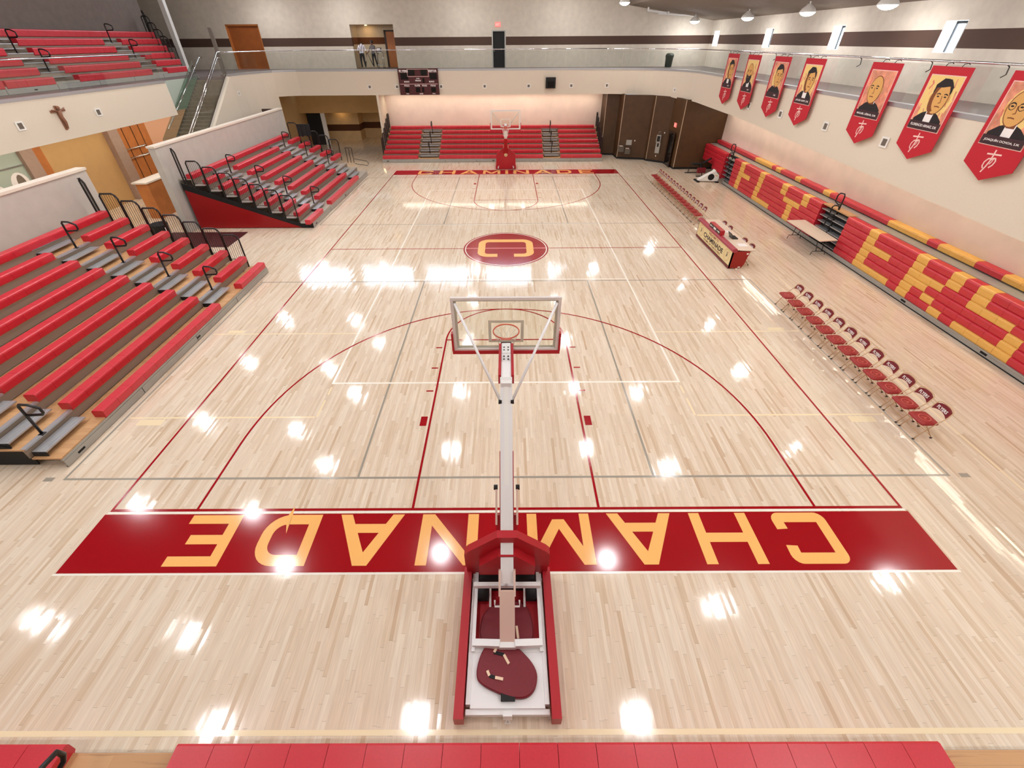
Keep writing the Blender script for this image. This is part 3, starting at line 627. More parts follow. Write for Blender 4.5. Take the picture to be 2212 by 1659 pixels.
# folded right section: rows pushed flush, seat fronts form one wall of colour
def folded():
    T = lambda u, v, w: (13.5+v, -u, w)       # u = -y
    root = thing('bleachers', 'folded right bleachers with yellow letter blocks on red seats', 'bleachers', (14, 13, 0))
    m = .457
    ye = {0: [(21.32, 20.82), (19.08, 17.26), (15.87, 15.37), (10.58, 8.76), (8.3, 7.85), (6.94, 6.48), (6.03, 4.2)],
          1: [(21.3, 20.8), (19.06, 18.6), (15.82, 15.37), (10.55, 10.08), (8.29, 7.82), (7.37, 6.91), (4.66, 4.21)],
          2: [(21.25, 20.76), (19.02, 18.52), (15.82, 15.36), (10.51, 10.05), (8.25, 7.34), (4.63, 4.2)],
          3: [(21.22, 19.84), (18.94, 18.48), (16.25, 14.87), (10.5, 9.13), (8.23, 6.87), (5.98, 4.6)],
          4: [(21.18, 20.67), (18.94, 18.45), (16.68, 16.19), (14.87, 14.39), (10.47, 10.02), (8.2, 7.76), (6.87, 6.4), (5.97, 5.49)],
          5: [(21.17, 20.66), (18.91, 18.4), (16.67, 16.16), (14.88, 14.38), (10.46, 10.0), (8.2, 7.75), (6.85, 6.39), (5.96, 5.5)],
          6: [(21.12, 19.24), (18.84, 18.35), (16.98, 16.51), (14.69, 14.19), (10.67, 8.84), (8.4, 7.03), (6.14, 4.6)]}
    zt = lambda k: .43+.2435*k if k < 6 else 1.9
    for k in range(7):
        segs = [(26.6, 23.3), (22.06, 13.49), (11.77, -1.0)] if k < 6 else [(26.5, -1.0)]
        if k == 0: segs[0] = (23.6, 23.3)
        if k in (1, 2): segs[0] = (24.9 if k == 1 else 26.6, 23.3)
        v0 = 0.0 if k < 6 else .68; z1 = zt(k); z0 = z1-.236 if k < 6 else z1-.2
        prof = [(v0+.03, z0), (v0+.3, z0), (v0+.3, z1-.02), (v0+.28, z1), (v0+.05, z1), (v0+.015, z1-.018), (v0, z1-.06), (v0+.012, z0+.04)]
        for a, b in segs:
            cuts = [a] + [x for y in ye[k] if b <= y[1] and y[0] <= a for x in y] + [b]
            for i in range(len(cuts)-1):
                if cuts[i]-cuts[i+1] > .02: seat_run(T, -cuts[i], -cuts[i+1], prof, Y_ if i % 2 else R_, root)
    MB(T).box(-26.6, 1.0, .3, .98, 1.62, 1.66).build('deck', 'galvanised', root)
    MB(T).box(-22.06, -22.9, .3, .5, 1.66, 1.664).build('deck_strip', 'plywood', root)
    MB(T).box(-13.49, -11.77, .06, .4, 1.62, 1.668).build('deck_strip', 'plywood', root)
    mb = MB(T); mb.box(-22.9, 1.0, .03, .06, .03, .185); mb.box(-22.9, 1.0, -.0, .05, .15, .19); kp = mb.build('kick_panel', 'galvanised', root)
    MB(T).box(-22.9, 1.0, .02, .1, 0, .03).build('floor_seal', 'black_matte', root)
    mb = MB(T)
    for y in (7.93, 4.9): mb.box(-y, -y+.2, .024, .03, .07, .13)
    mb.build('slot', 'black_matte', kp)
    for a, b in ((23.3, 22.06), (13.49, 11.77)):
        MB(T).box(-a, -b, .3, .34, .03, 1.6).build('aisle_back', 'black_matte', root)
        c = -(a+b)/2
        for k in range(6):
            mb = MB(T); z = zt(k)-.2
            mb.box(-a+.04, c-.03, .05, .3, z, z+.03); mb.box(c+.06, -b-.04, .05, .3, z, z+.03)
            mb.build('aisle_step', 'aluminium' if k < 5 else 'galvanised', root)
        for i, k in enumerate((1, 3, 5)):
            mb = MB(T); z = zt(k)-.2; u = c+.03*i
            mb.tube([(u, .12, z), (u, .12, z+.75), (u, .08, z+.85), (u-.1, -.02, z+.86), (u-.2, -.02, z+.76), (u-.2, -.02, z+.5), (u-.1, .05, z+.42), (u, .1, z+.42)], .026)
            mb.build('aisle_rail', 'black_steel', root, True)
    return root
folded()
# near end section: only its first rows are in view
TN = lambda u, v, w: (-u, -3.56-v, w)
bleacher('bleachers', 'nearest bleachers with red seats along the bottom edge of the photo', TN, 3, .6, .25, .47, -8.5, 9.5,
    lambda k: [(-5.25, 3.98, R_), (5.33, 9.4, R_)] + ([(-8.4, -6.6, R_)] if k else []), aisles=[], rails=[(4.75, 1)], guards=[])
# ---------------------------------------------------------------- basketball goals
def hoop(T, label, base):
    t = thing('basketball_goal', label, 'basketball goal', T(*base))
    B = lambda: MB(T)
    for s in (-1, 1):
        a, b = sorted((s*.58, s*.705))
        B().vprism([(a, -3.27), (b, -3.27), (b, -1.42), (a+(.04 if s < 0 else 0), -1.2), (b-(.04 if s > 0 else 0), -1.2), (a, -1.42)] if 0 else [(a, -3.27), (b, -3.27), (b, -1.3), (a, -1.3)], .04, .27).build('side_pad', 'pad_red', t, label='red padded side rail')
        mb = B(); mb.box(*sorted((s*.5, s*.56)), -3.1, -1.2, .1, .2); mb.box(*sorted((s*.47, s*.52)), -2.5, -1.3, .2, .24); mb.build('base_rail', 'white_steel', t)
        mb = B(); mb.lathe([(.0, s*.3), (.16, s*.3), (.16, s*.46), (.0, s*.46)], (0, -1.62, .17), 16, 'X'); mb.build('wheel', 'wheel_black', t, True)
        B().tube([(s*.27, -1.45, .5), (s*.27, -1.85, .12)], .018).build('lift_rod', 'white_steel', t)
    B().box(-.5, .5, -2.5, -1.3, .03, .07).build('floor_pan', 'pad_red', t)
    mb = B(); mb.box(-.5, .5, -3.14, -2.5, .1, .19); mb.build('ballast_plate', 'white_steel', t)
    mb = B(); mb.box(-.56, .56, -3.2, -3.14, .08, .16); mb.build('rear_bar', 'white_steel', t); B().box(-.52, .52, -2.5, -2.44, .14, .2).build('middle_bar', 'white_steel', t); mb = B(); mb.box(-.06, .06, -3.24, -3.18, .1, .26); mb.tube([(0, -3.22, .1), (-.03, -3.26, .05), (.03, -3.26, .05), (0, -3.22, .1)], .01, 6); mb.build('latch', 'white_steel', t)
    mb = B(); mb.box(-.09, .1, -3.07, -2.99, .19, .25); mb.build('latch_block', 'black_matte', t)
    mb = B(); mb.add([(-.15, -2.45, .32), (.15, -2.45, .32), (.12, -2.45, .26), (-.12, -2.45, .26)] if 0 else [], [])
    mb.obb((0, -2.42, .3), (0, -1.95, .86), .22, .05, (0, -1, .8)); mb.obb((-.11, -1.98, .78), (-.11, -1.72, 1.0), .03, .12); mb.obb((.11, -1.98, .78), (.11, -1.72, 1.0), .03, .12)
    mb.build('rear_column', 'beige_steel', t)
    mb = B(); mb.obb((-.5, -2.4, .24), (-.1, -2.44, .32), .09, .1); mb.obb((.5, -2.4, .24), (.1, -2.44, .32), .09, .1); mb.box(-.12, .12, -2.49, -2.4, .26, .34)
    mb.build('cross_member', 'white_steel', t); B().obb((-.52, -1.7, .5), (.52, -1.7, .5), .06, .08).build('front_cross_member', 'white_steel', t)
    mb = B(); mb.tube([(-.18, -2.02, .72), (-.18, -2.08, .66), (.18, -2.08, .66), (.18, -2.02, .72)], .014, 6); mb.tube([(-.06, -1.93, .8), (-.06, -2.0, .74), (.06, -2.0, .74), (.06, -1.93, .8)], .012, 6); mb.build('handle', 'white_steel', t)
    P = [(-.66, .62), (-.66, .95), (-.6, 1.03), (-.15, 1.42), (.15, 1.42), (.6, 1.03), (.66, .95), (.66, .62)]
    B().box(-.66, .66, -1.37, -1.34, .04, .62).build('front_skirt', 'pad_red', t)
    B().box(-.44, .44, -1.6, -1.38, .1, .5).build('lift_housing', 'black_matte', t)
    B().prism(P, lambda p, q, k: (p, k, q), -1.46, -1.34).build('front_pad', 'pad_red', t, label='red gabled front pad')
    mb = B(); mb.prism([(-.43, .62), (-.43, .86), (-.13, 1.16), (.13, 1.16), (.43, .86), (.43, .62)], lambda p, q, k: (p, k, q), -1.6, -1.46); mb.build('inner_pad', 'pad_red', t)
    e = B(); e.prism(arc(0, .95, .11, 0, 2*pi, 24)[:-1], lambda p, q, k: (p, k, q), -1.34, -1.335); e.build('emblem', 'panel_cream', t)
    mb = B()
    for q in strip([(-.05, 1.0), (-.02, .9), (.0, .88), (.05, .94)], .022): mb.poly([(p[0], -1.332, p[1]) for p in q])
    mb.build('emblem_bird', 'letter_black', t)
    mb = B(); mb.obb((0, -1.5, .92), (0, -1.06, 1.4), .33, .09); mb.obb((0, -1.06, 1.4), (0, -.4, 2.1), .22, .09); mb.build('boom_pad', 'pad_red', t)
    mb = B(); mb.obb((0, -1.78, .8), (0, .3, 3.03), .19, .19); mb.build('boom', 'white_steel', t)
    mb = B(); mb.obb((0, -1.83, .86), (0, .2, 3.06), .07, .02); mb.build('boom_cover', 'white_plastic', t)
    mb = B()
    for s in (-1, 1): mb.obb((s*.16, -1.2, 1.35), (s*.16, -.82, 1.75), .03, .06)
    mb.build('link_arm', 'beige_steel', t)
    mb = B()
    for s in (-1, 1):
        mb.lathe([(.0, s*.14), (.04, s*.14), (.04, s*.2), (0, s*.2)], (0, -.82, 1.75), 10, 'X'); mb.lathe([(0, s*.07), (.035, s*.07), (.035, s*.12), (0, s*.12)], (0, -.02, 2.8), 10, 'X')
    mb.build('pivot_bolt', 'black_steel', t)
    mb = B(); mb.box(-.08, .08, .12, 1.19, 2.96, 3.06); mb.box(-.075, .075, .9, 1.19, 3.06, 3.075); bx = mb.build('extension_arm', 'white_steel', t)
    mb = B()
    for x in (-.035, .035):
        for y in (.72, .8, .98, 1.06): mb.lathe([(.014, 0), (.014, .012)], (x, y, 3.07), 8)
    mb.build('bolt', 'black_steel', bx)
    for s in (-1, 1): B().box(*sorted((s*.082, s*.125)), .3, 1.17, 2.9, 3.08).build('arm_pad', 'pad_maroon' if 0 else 'pad_red', t)
    for s in (-1, 1): B().tube([(s*.09, .0, 2.8), (s*.84, 1.17, 3.88)], .024).build('strut', 'white_steel', t, True)
    Y0, Y1 = 1.19, 1.24; X, Z0, Z1 = .915, 2.9, 3.97
    mb = B(); mb.box(-X, X, Y0, Y1, Z0, Z0+.05); mb.box(-X, X, Y0, Y1, Z1-.05, Z1); mb.box(-X, -X+.05, Y0, Y1, Z0+.05, Z1-.05); mb.box(X-.05, X, Y0, Y1, Z0+.05, Z1-.05); mb.build('board_frame', 'board_frame', t)
    B().box(-X+.05, X-.05, 1.228, 1.238, Z0+.05, Z1-.05).build('glass_board', 'glass_clear', t)
    mb = B()
    def bx_(a, b, c, d): mb.box(a, b, 1.239, 1.2405, c, d)
    bx_(-.305, .305, 3.46, 3.51); bx_(-.305, .305, 3.06, 3.1); bx_(-.305, -.255, 3.1, 3.46); bx_(.255, .305, 3.1, 3.46)
    bx_(-X+.05, X-.05, Z0+.05, Z0+.09); bx_(-X+.05, X-.05, Z1-.09, Z1-.05); bx_(-X+.05, -X+.09, Z0+.09, Z1-.09); bx_(X-.09, X-.05, Z0+.09, Z1-.09)
    mb.build('board_lines', 'board_line', t)
    mb = B(); mb.box(-X-.03, X+.03, Y0-.02, Y1+.02, Z0-.05, Z0+.015)
    for s in (-1, 1): mb.box(*sorted((s*(X+.001), s*(X+.035))), Y0-.021, Y1+.021, Z0+.0151, Z0+.38)
    mb.build('board_pad', 'pad_red', t)
    mb = B(); mb.tube([(cos(a)*.237, 1.6+sin(a)*.237, 3.05) for a in [2*pi*i/28 for i in range(28)]], .012, 8, True); mb.box(-.09, .09, 1.24, 1.37, 3.03, 3.06); mb.box(-.09, .09, 1.24, 1.25, 2.93, 3.1)
    mb.build('rim', 'rim_orange', t, True)
    mb = B()
    for i in range(12):
        for s in (-1, 1):
            pts = [(cos(a)*r, 1.6+sin(a)*r, z) for a, r, z in [(2*pi*(i+s*.5*j)/12, r_, 3.045-.09*j) for j, r_ in enumerate((.232, .2, .17, .145, .135, .135))]]
            mb.tube(pts, .004, 4)
    mb.build('net', 'net_white', t)
    return t
hoop(lambda x, y, z: (x+.03, y, z), 'near basketball goal seen from behind with white boom', (0, -2.2, 0))
hoop(lambda x, y, z: (-x-.01, YF-.05-y, z), 'far basketball goal with red front pad before the far bleachers', (0, -2.2, 0))
# loose pads on the near goal base
def smooth_poly(P, n=4):
    for _ in range(n):
        Q = []
        for i in range(len(P)):
            a, b = P[i], P[(i+1) % len(P)]; Q += [(a[0]*.75+b[0]*.25, a[1]*.75+b[1]*.25), (a[0]*.25+b[0]*.75, a[1]*.25+b[1]*.75)]
        P = Q
    return P
def cushion(name, label, P, z, h, straps):
    cx, cy = sum(p[0] for p in P)/len(P), sum(p[1] for p in P)/len(P)
    t = thing(name, label, 'pad', (cx, cy, z)); P = smooth_poly(P, 3); mb = MB()
    In = [((p[0]-cx)*.96+cx, (p[1]-cy)*.96+cy) for p in P]; n = len(P)
    mb.add([(x, y, z) for x, y in P] + [(x, y, z+h*.8) for x, y in P] + [(x, y, z+h) for x, y in In],
           [tuple(range(n))[::-1]] + [(i, (i+1) % n, n+(i+1) % n, n+i) for i in range(n)] + [(n+i, n+(i+1) % n, 2*n+(i+1) % n, 2*n+i) for i in range(n)] + [tuple(range(2*n, 3*n))])
    mb.build('cover', 'pad_maroon', t)
    for st in straps:
        mb = MB()
        for a, b in zip(st, st[1:]): mb.obb((*a, z+h+.008), (*b, z+h+.008), .035, .012)
        mb.build('strap', 'strap_cream', t)
    for a, b in zip(straps[::2], straps[1::2]):
        MB().obb((*a[-1], z+h+.006), (*b[0], z+h+.006), .04, .01).build('handle_recess', 'black_matte', t)
    return t
cushion('cushion', 'loose maroon pad with cream straps on the white base plate of the near goal', [(-.42, -2.74), (-.31, -2.42), (-.02, -2.3), (.46, -2.68), (.42, -2.98), (.18, -3.08), (-.36, -2.9)], .192, .06,
        [[(-.13, -2.47), (-.16, -2.52)], [(-.02, -2.55), (.05, -2.66)], [(-.25, -2.74), (-.22, -2.8)], [(-.14, -2.82), (-.03, -2.84)]])
cushion('cushion', 'loose maroon pad lying half under the rear column of the near goal', [(-.42, -2.2), (-.3, -1.82), (.3, -1.72), (.44, -2.1), (.4, -2.4), (-.3, -2.4)], .072, .05, [[(.17, -2.13), (.19, -2.3)]])
# ---------------------------------------------------------------- folding chairs (face -x, towards the court)
def make_chair(name, label, loc, group):
    t = thing(name, label, 'chair', (0, 0, 0), group)
    s = thing_part_mesh = MB()
    P = smooth_poly([(-.25, -.185), (-.255, 0), (-.25, .185), (-.2, .215), (.11, .21), (.14, .17), (.15, 0), (.14, -.17), (.11, -.21), (-.2, -.215)], 1); n = len(P)
    I = [(x*.93-.002, y*.93) for x, y in P]
    s.add([(x, y, .425) for x, y in P] + [(x, y, .455) for x, y in P] + [(x, y, .472) for x, y in I], [tuple(range(n))[::-1]] + [(i, (i+1) % n, n+(i+1) % n, n+i) for i in range(n)] + [(n+i, n+(i+1) % n, 2*n+(i+1) % n, 2*n+i) for i in range(n)] + [tuple(range(2*n, 3*n))])
    st = s.build('seat', 'chair_red', t)
    mb = MB()
    for q in strip([(-.04+cos(a)*.11, sin(a)*.11) for a in [2*pi*i/24 for i in range(24)]], .02, True): mb.poly([(p[0], p[1], .4735) for p in q][::-1])
    for q in strip([(-.09, .03), (-.02, .0), (.02, .0)], .025) + strip([(-.02, .0), (-.07, -.04), (-.03, -.05)], .022): mb.poly([(p[0], p[1], .4735) for p in q])
    mb.build('seat_emblem', 'chair_red_light', st)
    # back pad between the uprights
    bk = MB(); k = 8
    ys = [-.19+.38*i/k for i in range(k+1)]
    fr = lambda y: .27-.0-.045*(1-(y/.19)**2)*-1
    top = lambda y: .8-.06*(abs(y)/.19)**3; bot = lambda y: .6+.06*(1-(y/.19)**2)
    pts = []
    for y in ys:
        for zz, dx in ((bot(y), 0), (top(y), .06)): pts += [(.2+dx*.9+.03*(1-(y/.19)**2)-.012, y, zz), (.2+dx*.9+.03*(1-(y/.19)**2)+.012, y, zz)]
    F = []
    for i in range(k):
        o = i*4; q = o+4
        F += [(o, o+2, q+2, q), (o+1, q+1, q+3, o+3), (o+2, o+3, q+3, q+2), (o, q, q+1, o+1)]
    F += [(0, 1, 3, 2), (k*4, k*4+2, k*4+3, k*4+1)]
    bk.add(pts, F); bo = bk.build('backrest', 'chair_maroon', t)
    text('FLYERS', .075, .25, (.218, 0, .715), (0, -1, 0), (.27, 0, 1), 'letter_white', bo, bold=.03)
    mb = MB(); A = [(-.2, .205, .012), (.02, .21, .43), (.2, .205, .64)]
    loop = A + [(.262, .195, .78), (.285, .14, .815), (.29, 0, .825), (.285, -.14, .815), (.262, -.195, .78)] + [(x, -y, z) for x, y, z in A[::-1]]
    mb.tube(loop, .011, 6); mb.tube([(-.13, -.21, .15), (-.13, .21, .15)], .008, 6); mb.build('front_frame', 'chair_frame', t, True)
    for s_ in (-1, 1):
        MB().tube([(.22, s_*.18, .012), (-.12, s_*.185, .42)], .01, 6).build('rear_leg', 'chair_frame', t, True)
    MB().tube([(.16, -.18, .085), (.16, .18, .085)], .008, 6).build('stretcher', 'chair_frame', t, True)
    for x, y in ((-.2, .205), (-.2, -.205), (.22, .18), (.22, -.18)):
        MB().box(x-.025, x+.02, y-.014, y+.014, 0, .02).build('foot_cap', 'black_matte', t)
    t.location = loc
    return t
G1, G2, G3 = 'folding chairs in the near sideline row', 'folding chairs in the far sideline row', 'folding chairs behind the scoring table'
near_y = [1.915+i*.5185 for i in range(12)]
c0 = make_chair('folding_chair', 'red padded folding chair at the near end of the near sideline row', (9.42, near_y[0], 0), G1)
for i, y in enumerate(near_y[1:], 1):
    c = dup(c0, shift=(0, y-near_y[0], 0), rotz=random.uniform(-.03, .03)); c['label'] = 'red padded folding chair, %s from the near end of the near sideline row' % ORD[i]
far_y = [15.78+i*.528 for i in range(15)]
for i, y in enumerate(far_y):
    c = dup(c0, shift=(-.04, y-near_y[0], 0), rotz=random.uniform(-.03, .03)); c['group'] = G2
    c['label'] = 'red padded folding chair, %s from the scoring table in the far sideline row' % ORD[i]
for y, lb in ((13.75, 'at the far end of'), (13.15, 'second from the far end of'), (11.75, 'second from the near end of'), (11.12, 'at the near end of')):
    c = dup(c0, shift=(.06, y-near_y[0], 0)); c['group'] = G3; c['label'] = 'red folding chair tucked in %s the scoring table' % lb
# ---------------------------------------------------------------- scoring table
XF = 8.75
t = thing('scoring_table', 'red and cream scoring table with school lettering at the sideline', 'table', (9.1, 12.35, 0))
YA, YB_ = 10.6, 14.12
fp = MB().box(XF, XF+.05, YA, YB_, .1, .72).build('front_panel', 'panel_cream', t)
MB().prism([(XF-.02, .7), (XF-.05, .74), (XF-.05, .8), (XF-.02, .84), (XF+.1, .85), (XF+.14, .8), (XF+.14, .7)], lambda p, q, k: (p, k, q), YA-.04, YB_+.04).build('top_pad', 'pad_mauve', t)
for y, s in ((YA, 1), (YB_, -1)):
    MB().prism([(XF, .04), (XF+.5, .04), (XF+.58, .2), (XF+.66, .74), (XF, .78)], lambda p, q, k: (p, k, q), *sorted((y, y+s*.04))).build('end_panel', 'panel_rust', t)
MB().box(XF-.01, XF+.06, YA, YB_, .03, .1).build('kick_strip', 'pad_maroon', t)
MB().box(XF-.003, XF, YA+.05, YB_-.05, .105, .125).build('edge_stripe', 'letter_black', t)
MB().box(XF+.1, XF+.86, YA, YB_, .735, .765).build('table_top', 'table_top', t)
mb = MB(); mb.box(XF+.55, XF+.62, YA-.008, YA, .6, .66); mb.box(XF+.36, XF+.46, YA-.008, YA, .06, .1); mb.build('corner_plate', 'letter_white', t)
mb = MB()
for y in (11.5, 13.2): mb.box(XF+.4, XF+.44, y, y+.04, 0, .735)
mb.build('leg', 'black_steel', t)
for y in (13.72, 11.0):
    mb = MB()
    for q in strip(arc(y, .42, .235, 0, 2*pi, 32)[:-1], .012, True) + strip(arc(y, .42, .2, 0, 2*pi, 32)[:-1], .006, True): mb.poly([(XF-.002, p[0], p[1]) for p in q])
    mb.build('ring', 'emblem_gold', fp)
    mb = MB()
    for q in strip([(y+.04, .34), (y-.0, .44), (y+.03, .54)], .03) + strip([(y+.01, .4), (y-.06, .46), (y-.05, .5)], .022) + strip([(y-.07, .38), (y-.02, .42)], .025): mb.poly([(XF-.003, p[0], p[1]) for p in q])
    mb.add([(XF-.003, y-.06+cos(a)*.02, .54+sin(a)*.02) for a in [i*pi/4 for i in range(8)]], [tuple(range(8))]); mb.build('emblem', 'letter_black', fp)
text('WELCOME TO', .1, 1.0, (XF-.003, 12.42, .6), (0, -1, 0), (0, 0, 1), 'panel_rust', fp, bold=.02)
text('CHAMINADE', .2, 2.0, (XF-.003, 12.38, .4), (0, -1, 0), (0, 0, 1), 'letter_black', fp, bold=.03)
text('HOME OF THE FLYERS', .085, 1.75, (XF-.003, 12.4, .215), (0, -1, 0), (0, 0, 1), 'emblem_brown', fp, bold=.02)
b = thing('display_box', 'red possession display box on top of the scoring table', 'display box', (XF+.1, 12.5, .85))
fb = MB().box(XF-.02, XF+.16, 11.95, 13.05, .85, 1.04).build('case', 'pad_red', b)
MB().box(XF-.024, XF-.02, 11.98, 13.02, .87, 1.02).build('face', 'dark_screen', b)
mb = MB(); mb.box(XF-.027, XF-.024, 12.38, 12.62, .905, .985)
for s in (-1, 1):
    mb.add([(XF-.027, 12.5+s*.5, .945), (XF-.027, 12.5+s*.38, .985), (XF-.027, 12.5+s*.38, .905)], [(0, 1, 2)]); mb.box(XF-.027, XF-.024, *sorted((12.5+s*.2, 12.5+s*.38)), .935, .955)
mb.build('display_marks', 'letter_white', b)
k = thing('controller', 'black scoring controller with a raised screen on the scoring table', 'controller', (9.3, 11.95, .765))
mb = MB(); mb.box(9.2, 9.42, 11.75, 12.1, .765, .8); mb.build('keypad', 'black_matte', k)
MB().obb((9.2, 11.92, .8), (9.12, 11.92, .98), .34, .02, (1, 0, 0)).build('screen', 'dark_screen', k)
p = tag(MB().box(9.15, 9.5, 11.0, 11.3, .765, .77).build('paper_sheet', 'letter_white'), 'white paper sheet on the near end of the scoring table', 'paper')
p = tag(MB().box(9.2, 9.45, 12.5, 12.75, .765, .77).build('paper_sheet', 'letter_white'), 'white paper sheet behind the display box on the scoring table', 'paper')
# ---------------------------------------------------------------- folding table
t = thing('folding_table', 'long beige folding table with black legs before the right bleachers', 'table', (13.03, 12.8, 0))
MB().vprism([(12.62, 14.02), (12.64, 11.56), (13.41, 11.63), (13.46, 14.06)], .715, .75).build('tabletop', 'table_top', t)
MB().vprism([(12.66, 13.98), (12.68, 11.6), (13.37, 11.67), (13.42, 14.02)], .69, .715).build('apron', 'brown_trim', t)
for y0, y1 in ((13.75, 13.6), (11.92, 12.05)):
    mb = MB()
    mb.tube([(12.74, y0, .012), (12.78, y0, .16), (13.3, y0, .16), (13.34, y0, .012)], .014, 6)
    for x in (12.92, 13.16): mb.tube([(x, y0, .16), (x+(x-13.04)*.3, y1, .69)], .013, 6)
    mb.build('leg_frame', 'black_steel', t, True)
# ---------------------------------------------------------------- banners
XB = 11.86
def banner(i, yc, hair, tilt, nm, label):
    t = thing('banner', label, 'banner', (XB, yc, 6.74), 'portrait banners on the right balcony')
    F = lambda a, b, d=0.: (XB-.006-d, yc-a, b)
    mb = MB(); mb.prism([(-.655, 6.74), (.655, 6.74), (.655, 4.78), (0, 4.46), (-.655, 4.78)], lambda p, q, k: (k, yc-p, q), XB-.006, XB+.004); cl = mb.build('cloth', 'banner_red', t)
    mb = MB(); mb.cm = 0
    def sh(pts, m, d): mb.cm = m; mb.poly([F(a, b, d) for a, b in pts])
    HS = 1.28
    def ell(cx, cy, rx, ry, m, d, n=22, a0=0., a1=2*pi, rot=0.): sh([(cx+cos(rot)*rx*cos(a0+(a1-a0)*j/n)-sin(rot)*ry*sin(a0+(a1-a0)*j/n), cy+sin(rot)*rx*cos(a0+(a1-a0)*j/n)+cos(rot)*ry*sin(a0+(a1-a0)*j/n)) for j in range(n)], m, d)
    def st(path, w, m, d):
        for q in strip(path, w): sh([(p[0], p[1]) for p in q], m, d)
    L, R, Tp, Bt = -.53, .53, 6.53, 5.24
    sh([(L-.02, Bt-.02), (R+.02, Bt-.02), (R+.02, Tp+.02), (L-.02, Tp+.02)], 7, .001)
    sh([(L, Bt), (R, Bt), (R, Tp), (L, Tp)], 0 if i % 2 else 1, .002)
    if i != 4: ell(0, 6.0, .4, .46, 0, .003)
    rg = random.Random(i)
    for q_ in range(16):
        s_ = 1 if q_ % 2 else -1; a_ = s_*rg.uniform(.3, .5); b_ = rg.uniform(5.5, 6.45); w_ = rg.uniform(.02, .05)
        st([(a_, b_), (a_-s_*rg.uniform(.0, .08), b_+rg.uniform(.05, .16)), (a_-s_*.02, b_+.2)], w_, 1 if q_ % 3 else 8, .0032+q_*.00003) if b_ < 6.3 else None
    sh([(L, Bt+.2), (L+.2, Bt+.2), (L, 5.9)], 1, .004); sh([(R, Bt+.2), (R-.18, Bt+.2), (R, 6.1)], 1, .004)
    sh([(-.48, Bt+.16), (.48, Bt+.16), (.46, 5.5), (.26, 5.64), (.1, 5.7), (-.1, 5.7), (-.28, 5.64), (-.47, 5.5)], 2, .005)
    sh([(-.12, 5.42), (0, 5.36), (.12, 5.42), (.13, 5.72), (-.13, 5.72)], 6, .006) if hair in (0, 3, 5, 6) or i % 2 else sh([(-.13, 5.64), (.13, 5.64), (.12, 5.72), (-.12, 5.72)], 6, .006)
    sh([(-.1, 5.62), (.1, 5.62), (.11, 5.84), (-.11, 5.84)], 4, .007)
    sh0 = sh
    def sh(pts, m, d): sh0([(a*HS, 5.95+(b-5.95)*HS) for a, b in pts], m, d)
    cx = tilt*.05; cy = 6.0
    if hair != 1 and hair != 4 and hair != 6: ell(cx, cy+.13, .225, .23, 2, .008)
    ell(cx-.215, cy, .04, .07, 3, .008); ell(cx+.215, cy, .04, .07, 3, .008)
    ell(cx, cy, .222, .302, 4, .0085); ell(cx, cy, .205, .285, 3, .009); ell(cx-.1*tilt, cy-.02, .13, .25, 4, .01) if hair in (0, 3, 5) else None
    ell(cx+.03*tilt, cy, .165, .25, 3, .011)
    if hair == 1: ell(cx, cy-.15, .19, .19, 2, .012); ell(cx, cy+.02, .15, .12, 3, .013)
    elif hair not in (4, 6): sh([(cx-.21, cy+.06), (cx-.17, cy+.19), (cx-.02, cy+.2), (cx+.15, cy+.23), (cx+.2, cy+.08), (cx+.225, cy+.22), (cx+.1, cy+.35), (cx-.08, cy+.36), (cx-.22, cy+.24)], 2, .012)
    ex = cx+.04*tilt
    for s in (-1, 1):
        st([(ex+s*.045, cy+.075), (ex+s*.09, cy+.09), (ex+s*.14, cy+.07)], .02, 2, .014)
        ell(ex+s*.09, cy+.035, .032, .014, 2, .014, 10)
        if hair == 6: [sh(list(q), 2, .015) for q in strip(arc(ex+s*.09, cy+.035, .06, 0, 2*pi, 16)[:-1], .01, True)]
    st([(ex+.01, cy+.05), (ex+.035, cy-.07), (ex-.01, cy-.085)], .014, 4, .015)
    st([(ex-.06, cy-.15), (ex, cy-.142), (ex+.07, cy-.152)], .02, 4, .015)
    sh = sh0
    sh([(L, Bt), (R, Bt), (R, Bt+.2), (L, Bt+.2)], 5, .016)
    mb.build('portrait', ['banner_cream', 'banner_rose', 'ink_black', 'ink_skin', 'ink_shadow', 'ink_plum', 'letter_white', 'banner_line', 'banner_stroke'], cl)
    if nm: text(nm, .075, .9, F(0, Bt+.1, .018), (0, -1, 0), (0, 0, 1), 'letter_white', cl, bold=.02)
    else: text('S.M.', .06, .2, F(.2, Bt+.1, .018), (0, -1, 0), (0, 0, 1), 'letter_white', cl, bold=.02)
    mb = MB(); kk = 0
    for path, w in (([(0, 5.16), (0, 5.0), (-.005, 4.9), (-.03, 4.78), (-.08, 4.64)], .036), ([(-.17, 5.05), (.19, 5.075)], .036), ([(-.005, 4.97), (-.07, 4.95), (-.12, 4.87), (-.12, 4.78), (-.08, 4.73)], .03),
                    ([(.0, 4.93), (.05, 4.985), (.1, 4.985), (.13, 4.93), (.11, 4.84), (.05, 4.77)], .032), ([(.06, 4.97), (.05, 4.9), (.02, 4.84)], .024)):
        for q in strip(path, w): kk += 1; mb.poly([F(p[0], p[1], .002+kk*.00012) for p in q])
    mb.build('monogram', 'banner_line', cl)
    for a in (-.25, .25): MB().tube([(XB, yc-a, 6.73), (XB+.04, yc-a, 6.8), (XB+.14, yc-a, 6.82), (XB+.19, yc-a, 6.79)], .01, 6).build('hook', 'black_steel', t)
